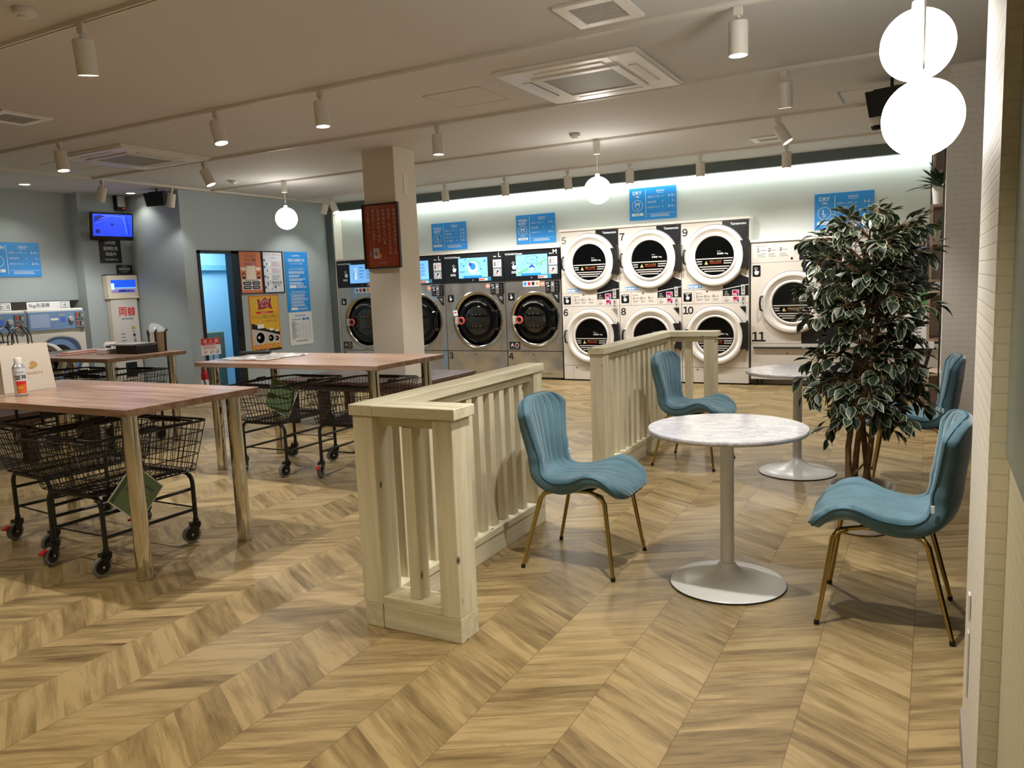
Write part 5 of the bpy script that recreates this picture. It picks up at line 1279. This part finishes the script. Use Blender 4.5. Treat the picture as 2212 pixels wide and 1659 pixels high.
def make_chair():
    t = thing('velvet_chair', (0, 0, 0), 'x', 'chair', 'teal velvet chairs with gold legs')
    NT_, NV = 84, 61; m_ = MB(); front = []; back = []
    for i in range(NT_+1):
        tt = i/NT_; rowf = []; rowb = []
        for j in range(NV):
            v = -1+2*j/(NV-1)
            p, w_ = chair_surface(tt, v)
            e = .004; pa, _ = chair_surface(min(tt+e, 1), v); pb, _ = chair_surface(max(tt-e, 0), v); pc, _ = chair_surface(tt, min(v+.02, 1)); pd, _ = chair_surface(tt, max(v-.02, -1))
            n = (pc-pd).cross(pa-pb); n.normalize()
            if n.length < .5: n = Vector((0, 0, 1))
            if (n.z < 0 and tt < .5) or (n.x < 0 and tt > .6): n = -n
            edge = min(1, (1-abs(v))*w_/.028, tt*.9/.03, (1-tt)*.9/.03); pad = .022*math.sqrt(max(0, 1-(1-edge)**2))
            ch = v*3.9; gr = abs(ch-round(ch)); groove = -.006*math.exp(-(gr/.07)**2)*(1 if abs(v) < .93 else 0)
            puff = .006*(1-(2*abs(gr-.5))**2)*0+.003*min(1, gr*3)
            fade = min(1, tt/.06, (1-tt)/.03)
            rowf.append(len(m_.v)); m_.v.append(tuple(p+n*(pad+(groove+puff)*fade*edge)))
            rowb.append((tuple(p-n*(pad*(1.1+(.8*min(1, max(0, (tt-.5)*5)))*min(1, (1-tt)*6)+1.3*math.exp(-((tt-.47)/.17)**2))+.004)), pad))
        front.append(rowf); back.append(rowb)
    o_ = len(m_.v); k = m_.mi(VELVET)
    for r in back:
        for q in r: m_.v.append(q[0])
    nv = NV
    for i in range(NT_):
        for j in range(NV-1):
            a = i*nv+j; m_.f.append((a, a+1, a+nv+1, a+nv)); m_.m.append(k)
            a += o_; m_.f.append((a, a+nv, a+nv+1, a+1)); m_.m.append(k)
    per = [(0, j) for j in range(NV)]+[(i, NV-1) for i in range(1, NT_+1)]+[(NT_, j) for j in range(NV-2, -1, -1)]+[(i, 0) for i in range(NT_-1, 0, -1)]
    for q in range(len(per)):
        a = per[q]; c_ = per[(q+1) % len(per)]; A = a[0]*nv+a[1]; B_ = c_[0]*nv+c_[1]
        m_.f.append((B_, A, A+o_, B_+o_)); m_.m.append(k)
    so = obj('upholstered_shell', m_, t, True)
    pp = MB(); pts = [Vector(m_.v[i*nv+j])*.5+Vector(m_.v[i*nv+j+o_])*.5 for i, j in per[::2]]; pp.tube(pts, .004, PIPING, 6, closed=True)
    obj('piping', pp, so, True)
    fr = MB(); top = .378
    for sy in (-1, 1):
        fr.tube([(.165, sy*.165, top), (.08, sy*.12, top+.005), (-.08, sy*.12, top), (-.13, sy*.165, top-.0)], .0095, GOLD, 10)
    fr.tube([(.08, -.12, top+.004), (.08, .12, top+.004)], .0095, GOLD, 10); fr.tube([(-.08, -.12, top), (-.08, .12, top)], .0095, GOLD, 10)
    fr.cbox((-.02, 0, .386), (.22, .20, .012), BLACKP, b=.003)
    obj('under_frame', fr, t, True)
    for sx, tx, bx in ((1, .165, .235), (-1, -.13, -.235)):
        for sy in (-1, 1):
            l_ = MB(); l_.tube([(tx-sx*.03, sy*.155, top), (tx+sx*.0, sy*.172, top-.006), (tx+sx*.018, sy*.18, top-.03), (bx*.98, sy*.222, .03), (bx, sy*.225, .012)], [.0105, .0115, .0115, .0085, .0085], GOLD, 12)
            lo_ = obj('leg', l_, t, True)
            obj('foot_cap', MB().tube([(bx, sy*.225, .0), (bx*.996, sy*.2245, .018)], .0105, BLACKP, 12), lo_, True)
    obj('care_label', MB().cbox((-.158, .196, .50), (.012, .004, .028), WPRINT, b=.0005), t)
    return t
chair = make_chair(); chair.location = (-1.50, 3.46, 0); chair.rotation_euler = (0, 0, .0); chair['label'] = 'teal velvet chair left of the front cafe table, beside the near railing'
dup(chair, (-1.55, 5.67, 0), -.10, 'teal velvet chair in front of the far railing, seen over the marble tabletop')
dup(chair, (-.135, 3.355, 0), PI, 'teal velvet chair at the right, its back cut off by the brick pier')
dup(chair, (-.09, 5.62, 0), PI+.05, 'teal velvet chair at the far right behind the leafy plant')
# ================================================================ PLANTS
LG = mat('ficus_leaf_green', '#263526', .4, var=.35, vscale=14); LR = mat('ficus_leaf_cream_edge', '#9da082', .45); BARK = mat('brown_bark', '#7d5f42', .8, bump=.6, bscale=60, var=.3, vscale=30)
def leaf(mb, p, dr, up, L, Wd, inner, rim, curl=.15):
    dr = dr.normalized(); sd = dr.cross(up)
    if sd.length < 1e-4: sd = dr.orthogonal()
    sd.normalize(); nn = sd.cross(dr)
    out = [(0, 0), (.18, .30), (.42, .50), (.68, .40), (.88, .16), (1, 0)]
    def P(a, b_): return p+dr*(a*L)+sd*(b_*Wd)+nn*(-curl*L*a*a+abs(b_)*Wd*.25)
    m_ = mb.v; o = len(m_)
    C_ = [P(a, 0) for a, _ in out]
    inn = [P(.05+a*.86, 0) for a, _ in out]
    for s in (1, -1):
        O = [P(a, b_*s) for a, b_ in out]; I = [P(.05+a*.88, b_*s*.84) for a, b_ in out]
        fs = []; vs = []
        vs = [tuple(q) for q in C_[1:5]]+[tuple(q) for q in I[1:5]]+[tuple(O[0]), tuple(P(.93, 0))]
        f = [(0, 1, 5, 4), (1, 2, 6, 5), (2, 3, 7, 6), (8, 0, 4), (3, 9, 7)]
        if s < 0: f = [q[::-1] for q in f]
        mb.add(vs, f, inner)
        vs = [tuple(q) for q in O]+[tuple(q) for q in I[1:5]]+[tuple(P(.93, 0))]
        f = [(0, 1, 6), (1, 2, 7, 6), (2, 3, 8, 7), (3, 4, 9, 8), (4, 5, 10, 9)]
        if s > 0: f = [q[::-1] for q in f]
        mb.add(vs, f, rim)
rd = random.Random(11)
PX, PY = -.30, 4.43
t = thing('potted_ficus', (PX, PY, 0), 'tall variegated ficus in a round pot behind the right hand chair', 'potted plant')
POT = mat('greige_pot', '#b3aa9a', .35)
obj('pot', MB().lathe([(0, .002), (.125, .002), (.135, .012), (.160, .228), (.168, .243), (.163, .25), (.153, .24), (.148, .21), (.143, .17), (0, .17)], POT, 48, T_((PX, PY, 0))), t, True)
obj('soil', MB().lathe([(.145, .18), (.08, .188), (0, .19)], mat('dark_soil', '#2c231c', .9, bump=.8, bscale=60), 28, T_((PX, PY, 0))), t, True)
tr = MB(); trunks = []
for k in range(3):
    ph = k*2.1+.4; pts = []
    for i in range(16):
        s = i/15; z = .14+1.36*s; r = .030*(1-.4*s)+.010; a = ph+s*5.0
        lean = .035*s
        pts.append(Vector((PX+r*math.cos(a)+lean-.005, PY+r*math.sin(a), z)))
    trunks.append(pts); tr.tube(pts, [.018*(1-.5*i/15) for i in range(16)], BARK, 8)
pts = []
for i in range(30):
    s = i/29; a = 1+s*11; pts.append((PX+.05*math.cos(a)*(1-.3*s), PY+.05*math.sin(a)*(1-.3*s), .16+.6*s))
tr.tube(pts, .006, BARK, 6)
pts = [(PX-.065, PY-.01, .15), (PX-.07, PY-.01, .30), (PX-.072, PY-.02, .45), (PX-.05, PY-.01, .65), (PX-.02, PY, .85)]; tr.tube(pts, [.019, .018, .016, .014, .012], BARK, 8)
obj('trunk', tr, t, True)
br = MB(); fo = MB()
def extent(z):
    tab = [(.36, .07), (.45, .16), (.55, .25), (.70, .33), (.80, .40), (.90, .42), (1.05, .36), (1.2, .35), (1.35, .35), (1.5, .34), (1.62, .28), (1.72, .14), (1.78, .05)]
    for i in range(len(tab)-1):
        if z <= tab[i+1][0]: q = (z-tab[i][0])/(tab[i+1][0]-tab[i][0]); return tab[i][1]+(tab[i+1][1]-tab[i][1])*max(0, q)
    return .04
nb = 68
for k in range(nb):
    z0 = .60+.98*(k/nb)**.95; a = k*2.39996+rd.uniform(-.3, .3)
    base = trunks[k % 3][min(15, max(0, int((z0-.14)/1.36*15)))].copy()
    rise = rd.uniform(.04, .12) if z0 > .95 else rd.uniform(.0, .12)
    ztip = z0+rise-(.12 if z0 < 1.0 else 0)*rd.uniform(.4, 1.4)
    R = extent(ztip)*rd.uniform(.62, .95)
    dirx = Vector((math.cos(a)*(.80 if math.cos(a) > 0 else 1), math.sin(a)*.9, 0))
    pts = []
    for i in range(9):
        s = i/8; q = base+dirx*(R*s)+Vector((0, 0, (rise+.06)*math.sin(s*PI*.55)-(z0+rise-ztip)*s*s)); pts.append(q)
    br.tube(pts, [.006-.0045*i/8 for i in range(9)], BARK, 5)
    for i in range(2, 9):
        for q in range(rd.choice((2, 3, 4))):
            p0 = pts[i]; tang = (pts[i]-pts[i-1]).normalized()
            sideA = rd.uniform(0, 2*PI); off = tang.orthogonal().normalized(); off.rotate(Matrix.Rotation(sideA, 3, tang))
            tw = off*.6+tang*.7+Vector((0, 0, -.25+rd.uniform(-.2, .2))); tw.normalize(); L1 = rd.uniform(.02, .07)
            p1 = p0+tw*L1; br.tube([p0, p1], .0014, BARK, 4, caps=False)
            for w2 in range(rd.choice((1, 2, 2))):
                dd = tw+Vector((rd.uniform(-.6, .6), rd.uniform(-.6, .6), rd.uniform(-.55, .25))); L = rd.uniform(.058, .09)
                leaf(fo, p1-tw*.01*w2, dd, Vector((rd.uniform(-.4, .4), rd.uniform(-.4, .4), 1)), L, L*rd.uniform(.54, .66), LG, LR, rd.uniform(.05, .3))
obj('branches', br, t); obj('foliage', fo, t)
# shelf unit behind the far pier
def box_shelf(z0, z1, y0, y1, x0, x1, par, mids=()):
    b = MB(); th = .022
    b.box(x0, x1, y0, y1, z0, z0+th, SHELFW); b.box(x0, x1, y0, y1, z1-th, z1, SHELFW); b.box(x0, x0+th, y0, y1, z0+th, z1-th, SHELFW); b.box(x0+th, x1, y1-.01, y1, z0+th, z1-th, SHELFW)
    for zz in mids: b.box(x0+th, x1, y0, y1-.01, zz-th/2, zz+th/2, SHELFW)
    obj('shelf_box', b, par)
t = thing('shelf_unit', (.12, 7.65, 0), 'pale wood box shelves stacked on black uprights beside the far brick pier', 'shelf')
for z0, z1, x0 in ((2.15, 2.50, -.02), (1.26, 1.90, -.03), (.76, 1.17, -.035), (.02, .49, -.03)): box_shelf(z0, z1, 7.45, 7.85, x0, .33, t, (1.58,) if z0 == 1.26 else ())
b = MB(); b.box(.058, .070, 7.40, 7.43, 0, CZ, BLACKM); b.box(-.034, -.022, 7.86, 7.89, .0, CZ, BLACKM); b.box(.30, .312, 7.40, 7.43, 0, CZ, BLACKM); obj('upright', b, t)
def small_plant(x, y, z, s, label, kind):
    t = thing('small_potted_plant', (x, y, z), label, 'potted plant'); T = T_((x, y, z))
    obj('pot', MB().lathe([(0, .001), (.035*s, .001), (.05*s, .11*s), (.046*s, .112*s), (.04*s, .09*s), (0, .09*s)], WHITEB if kind else POT, 24, T), t, True)
    f = MB(); r2_ = random.Random(int(s*100))
    for k in range(70 if kind else 26):
        a = r2_.uniform(0, 2*PI); el = r2_.uniform(.2, 1.4); L = r2_.uniform(.06, .13)*s; d_ = Vector((math.cos(a)*math.cos(el), math.sin(a)*math.cos(el), math.sin(el)))
        p = Vector((x, y, z+.10*s))+d_*r2_.uniform(.0, .10 if kind else .02)*s; leaf(f, p, d_+Vector((0, 0, -.3)), Vector((0, 0, 1)), L, L*.3, mat('dark_fern_green', '#2c3d2c', .5) if kind else mat('succulent_green', '#6d7a35', .5), mat('fern_edge', '#3d5038', .5) if kind else mat('succulent_green', '#6d7a35', .5))
        if kind and k % 3 == 0: f.tube([(x, y, z+.09*s), tuple(p)], .0015, BARK, 4)
    obj('foliage', f, t)
small_plant(.035, 7.52, 1.90, 1.25, 'small dark leafy plant in a white pot on top of the wooden shelf box', 1)
small_plant(.015, 7.52, 1.591, .9, 'tiny green succulent in a grey pot inside the wooden shelf box', 0)
# dark leafy plant and a folding easel sign at the far right in front of dryer 12
t = thing('floor_plant', (-.30, 9.15, 0), 'dark green bushy plant on the floor in front of the far right dryer', 'potted plant')
f = MB(); r3 = random.Random(8)
for k in range(230):
    a = r3.uniform(0, 2*PI); zz = r3.uniform(.75, 1.55); rr_ = r3.uniform(0, .28)*math.sin(PI*min(1, (zz-.6)/1.05)); p = Vector((-.25+rr_*math.cos(a), 9.2+rr_*math.sin(a), zz)); d_ = Vector((math.cos(a), math.sin(a), r3.uniform(-.5, .6))); L = r3.uniform(.10, .18)
    leaf(f, p, d_, Vector((0, 0, 1)), L, L*.5, mat('bush_green', '#2f4427', .5, var=.3, vscale=8), mat('bush_green', '#2f4427', .5))
obj('foliage', f, t); f = MB()
for k in range(5): a = k*1.3; f.tube([(-.30+.02*math.cos(a), 9.15+.02*math.sin(a), .2), (-.27+.06*math.cos(a), 9.18+.06*math.sin(a), .7), (-.25+.12*math.cos(a), 9.2+.12*math.sin(a), 1.3)], .008, BARK, 6)
obj('stems', f, t)
obj('pot', MB().lathe([(0, 0.001), (.12, .001), (.15, .26), (.14, .265), (.13, .22), (0, .22)], mat('woven_basket_brown', '#6d5a45', .8, bump=.9, bscale=90), 28, T_((-.30, 9.15, 0))), t, True)
t = thing('easel_sign', (-.24, 8.45, 0), 'black folding easel with a small green sign at the far right behind the plant', 'easel sign')
f = MB()
for s_ in (-1, 1): f.cbox((0, 0, .75), (.032, .022, 1.52), BLACKM, Matrix.Translation((-.27+.13*s_, 8.42, 0)) @ Matrix.Rotation(math.radians(13), 4, 'Y') @ Matrix.Rotation(math.radians(-7), 4, 'X'), b=.003)
f.cbox((-.13, 8.38, .86), (.40, .03, .025), BLACKM, b=.003); obj('frame', f, t)
f = MB().cbox((0, 0, .75), (.03, .02, 1.46), BLACKM, Matrix.Translation((-.25, 8.78, 0)) @ Matrix.Rotation(math.radians(12), 4, 'X') @ Matrix.Rotation(math.radians(8), 4, 'Y'), b=.003); obj('rear_leg', f, t)
f = MB(); F = Face(f, (-.31, 8.35, .98), (1, 0, 0), (0, .12, 1)); F.slab(0, 0, .34, .17, mat('sign_grass_green', '#4f8a4a', .4), 0, .01); F.text(.17, .10, .03, 'ご利用案内', WPRINT, .012, al='C'); F.lines(.05, .08, .29, 2, .025, .012, WPRINT, .012, 3)
F.slab(.0, -.36, .34, -.02, WPRINT, 0, .008); F.lines(.03, -.06, .31, 8, .035, .012, GPRINT, .01, 5); obj('sign_board', f, t)
t = thing('woven_basket', (-.02, 8.1, 0), 'tall woven brown basket low behind the far right chair', 'basket')
obj('body', MB().lathe([(0, .002), (.055, .002), (.06, .30), (.05, .305), (.045, .27), (0, .27)], mat('woven_basket_brown', '#6d5a45', .8, bump=.9, bscale=90), 24, T_((-.02, 8.1, 0))), t, True)

# ================================================================ THINGS ON THE TABLES
ZT_ = .871
KR = mat('kraft_paper_pale', '#bdb1a0', .7, bump=.25, bscale=25)
def bag(x, dy, label, printed):
    t = thing('paper_bag', (x-.05, 2.66, ZT_), label, 'paper bag', 'pale paper carrier bags on the foreground table')
    y0, y1 = 2.50+dy, 2.80+dy; b = MB(); H = .275; dx = .055; lean = .018
    X0, X1 = x-dx*2, x
    vs = [(X0, y0, ZT_), (X1, y0, ZT_), (X1, y1, ZT_), (X0, y1, ZT_), (X0+.03, y0+.012, ZT_+H), (X1-.03, y0+.012, ZT_+H), (X1-.03, y1-.01, ZT_+H), (X0+.03, y1-.01, ZT_+H)]
    vs += [((X0+X1)/2, y0+.03, ZT_+H*.6), ((X0+X1)/2, y1-.03, ZT_+H*.6)]
    fs = [(0, 3, 2, 1), (1, 2, 6, 5), (3, 0, 4, 7), (0, 1, 8), (1, 5, 8), (5, 4, 8), (4, 0, 8), (2, 3, 9), (3, 7, 9), (7, 6, 9), (6, 2, 9)]
    b.add(vs, fs, KR)
    if printed:
        nrm = Vector((H, 0, .03)).normalized(); F = Face(b, (X1+.0003, y0, ZT_), (0, 1, 0), (-.03, 0, H))
        BR = mat('bag_gold_print', '#a8834e', .5)
        F.poly([(.155, .135), (.175, .15), (.165, .16), (.185, .175), (.205, .165), (.215, .15), (.205, .14), (.19, .13), (.17, .128)], BR, .0008); F.text(.19, .095, .016, 'NAGOYA', BR, .0008, al='C')
    obj('bag_body', b, t)
    for xx in (X0+.035, X1-.035):
        hb = MB(); hb.tube([(xx, y0+.09, ZT_+H-.03), (xx, y0+.095, ZT_+H+.05), (xx, y0+.12, ZT_+H+.095), (xx, y0+.15, ZT_+H+.105), (xx, y0+.18, ZT_+H+.095), (xx, y0+.205, ZT_+H+.05), (xx, y0+.21, ZT_+H-.03)], .0035, BLACKP, 6); obj('handle', hb, t, True)
bag(-4.67, 0, 'pale paper carrier bag facing right with a gold print, behind the spray can', True)
bag(-4.80, -.01, 'pale paper carrier bag standing directly behind the printed one', False)
bag(-4.93, -.02, 'pale paper carrier bag at the photo edge, last of the bags', False)
t = thing('spray_can', (-4.475, 2.485, ZT_), 'silver spray can with a white cap and orange label beside the paper bags', 'spray can')
T = T_((-4.475, 2.485, ZT_)); b = MB().lathe([(0, .001), (.031, .001), (.0325, .004), (.0325, .158), (.029, .168), (.023, .176), (.022, .18), (0, .18)], mat('can_silver', '#b9b8bb', .3, .6), 36, T); obj('body', b, t, True)
b = MB().lathe([(.0195, .179), (.0195, .212), (.0175, .215), (0, .215)], WHITEB, 24, T); obj('cap', b, t, True)
b = MB(); n = 24
def wrap(z0, z1, a0, a1, M, r=.0328, name='label_band'):
    vs = []
    for i in range(n+1):
        a = a0+(a1-a0)*i/n; vs += [(-4.475+r*math.cos(a), 2.485+r*math.sin(a), ZT_+z0), (-4.475+r*math.cos(a), 2.485+r*math.sin(a), ZT_+z1)]
    b.add(vs, [(2*i, 2*i+2, 2*i+3, 2*i+1) for i in range(n)], M)
wrap(.012, .156, -2.0, 1.6, mat('can_label_white', '#cfcdd2', .4)); wrap(.016, .082, -1.15, .5, mat('can_orange', '#cf6a28', .4), .0330); wrap(.065, .085, -1.15, .5, RPRINT, .0332); wrap(.045, .052, -.9, -.2, mat('can_yellow', '#e0b33a', .4), .0332)
# characters bent round the can
def wraptext(s, h, z, a, M):
    vs, fs, bb = text_geo(s, .01); k = h/(bb[3]-bb[2]); W = (bb[1]-bb[0])*k
    b.add([(-4.475+.0334*math.cos(a+((v[0]-bb[0])*k-W/2)/.0334), 2.485+.0334*math.sin(a+((v[0]-bb[0])*k-W/2)/.0334), ZT_+z+(v[1]-bb[2])*k) for v in vs], fs, M)
wraptext('雷神', .030, .092, -.35, KPRINT); wraptext('ラベルはがし', .008, .130, -.35, KPRINT)
obj('label_wrap', b, t)
# far left table
b = MB(); r4 = random.Random(2); PKC = mat('pink_cloth', '#c9897c', .8); PKW = mat('pale_cloth', '#d9c5bd', .8)
T = Matrix.Translation((-7.38, 4.72, .87)) @ Matrix.Rotation(math.radians(105), 4, 'Z')
for i in range(5): b.cbox((.0, 0, .004+.006*i), (.52-.02*i, .13-.012*i, .0055), PKW if i in (1, 4) else PKC, T @ Matrix.Rotation(.02*(i-2), 4, 'Z'), b=.0015)
tag(obj('folded_cloth', b, bevel=.002), 'folded pink cloth lying flat on the far left table', 'cloth')
b = MB(); T = Matrix.Translation((-7.20, 4.93, .871)) @ Matrix.Rotation(math.radians(-8), 4, 'Z') @ Matrix.Translation((0, 0, .048)) @ Matrix.Rotation(PI/2, 4, 'Y')
b.lathe([(.012, -.10), (.046, -.10), (.048, -.098), (.048, .098), (.046, .10), (.012, .10)], mat('paper_roll_white', '#e0d3cb', .7), 32, T)
tag(obj('paper_roll', b, smooth=True), 'white paper roll lying on its side on the far left table', 'paper roll')
b = MB().cbox((-6.99, 4.72, .8715+.022), (.14, .13, .042), mat('white_card_box', '#cfc4bd', .6), b=.002); b.cbox((-6.99, 4.75, .93), (.13, .006, .06), WPRINT, b=.001); b.box(-7.04, -6.96, 4.745, 4.7465, .925, .94, KPRINT)
tag(obj('card_box', b), 'small white open card box between the paper roll and the black tray', 'box')
t = tag(obj('black_box', MB().cbox((-6.66, 4.80, .871+.04), (.30, .22, .078), BLACKP, Matrix.Identity(4), b=.004)), 'low black box with grey print at the right of the far left table', 'box')
b = MB(); r5 = random.Random(3)
for i in range(4): b.cbox((-6.72+.01*i, 4.80, .951+.004*i), (.40-.02*i, .26, .003), mat('glossy_leaflet', '#b9b4ae', .25) if i % 2 else mat('dark_leaflet', '#4a4745', .3), Matrix.Identity(4), b=.001)
tag(obj('leaflet_pile', b), 'pile of glossy leaflets on top of the black box', 'leaflets')
t = thing('fabric_bucket', (-6.60, 5.0, .871), 'beige fabric bucket with dark straps and clear plastic in it', 'bucket')
T = T_((-6.60, 5.0, .871)); CV = mat('beige_canvas', '#b3a48f', .8, bump=.3, bscale=120)
obj('body', MB().lathe([(0, .001), (.075, .001), (.085, .19), (.082, .192), (.078, .16), (0, .02)], CV, 28, T), t, True)
b = MB()
for a in (-1.9, -.9, .2): b.tube([(-6.60+.078*math.cos(a), 5.0+.078*math.sin(a), .875), (-6.60+.0885*math.cos(a), 5.0+.0885*math.sin(a), 1.06), (-6.60+.10*math.cos(a+.2), 5.0+.10*math.sin(a+.2), 1.08)], .010, mat('dark_strap', '#1d2226', .6), 6)
obj('strap', b, t)
b = MB(); PLS = mat('clear_plastic', '#dfe4e6', .08, alpha=.35, bump=.6, bscale=30); rr5 = random.Random(6)
vs = []; n = 18
for i in range(7):
    for j in range(n):
        a = 2*PI*j/n; el = i/6*PI/2; r = .078*math.cos(el)*(1+rr5.uniform(-.12, .12)); vs.append((-6.60-.01*i+r*math.cos(a), 5.0+r*math.sin(a), .871+.17+.10*math.sin(el)+rr5.uniform(-.008, .008)))
b.add(vs, [(i*n+j, i*n+(j+1) % n, (i+1)*n+(j+1) % n, (i+1)*n+j) for i in range(6) for j in range(n)], PLS); obj('plastic_bag', b, t, True)
# middle table
b = MB(); nx, ny = 14, 10; vs = []; rr6 = random.Random(9)
for i in range(nx+1):
    for j in range(ny+1): vs.append((-5.06+.55*i/nx+.02*math.sin(j), 4.33+.50*j/ny, .874+abs(rr6.gauss(0, .004))+.001))
b.add(vs, [(i*(ny+1)+j, (i+1)*(ny+1)+j, (i+1)*(ny+1)+j+1, i*(ny+1)+j+1) for i in range(nx) for j in range(ny)], mat('frosted_sheet', '#c4bfb8', .12, alpha=.75))
o = obj('plastic_sheet', b, smooth=False); tag(o, 'flat clear plastic sheet on the left end of the middle table', 'plastic sheet')
b = MB().cbox((0, 0, .018), (.26, .055, .028), BLACKP, Matrix.Translation((-4.93, 4.64, .884)) @ Matrix.Rotation(math.radians(25), 4, 'Z'), b=.008)
tag(obj('black_case', b), 'slim black case resting on the clear plastic sheet', 'case')
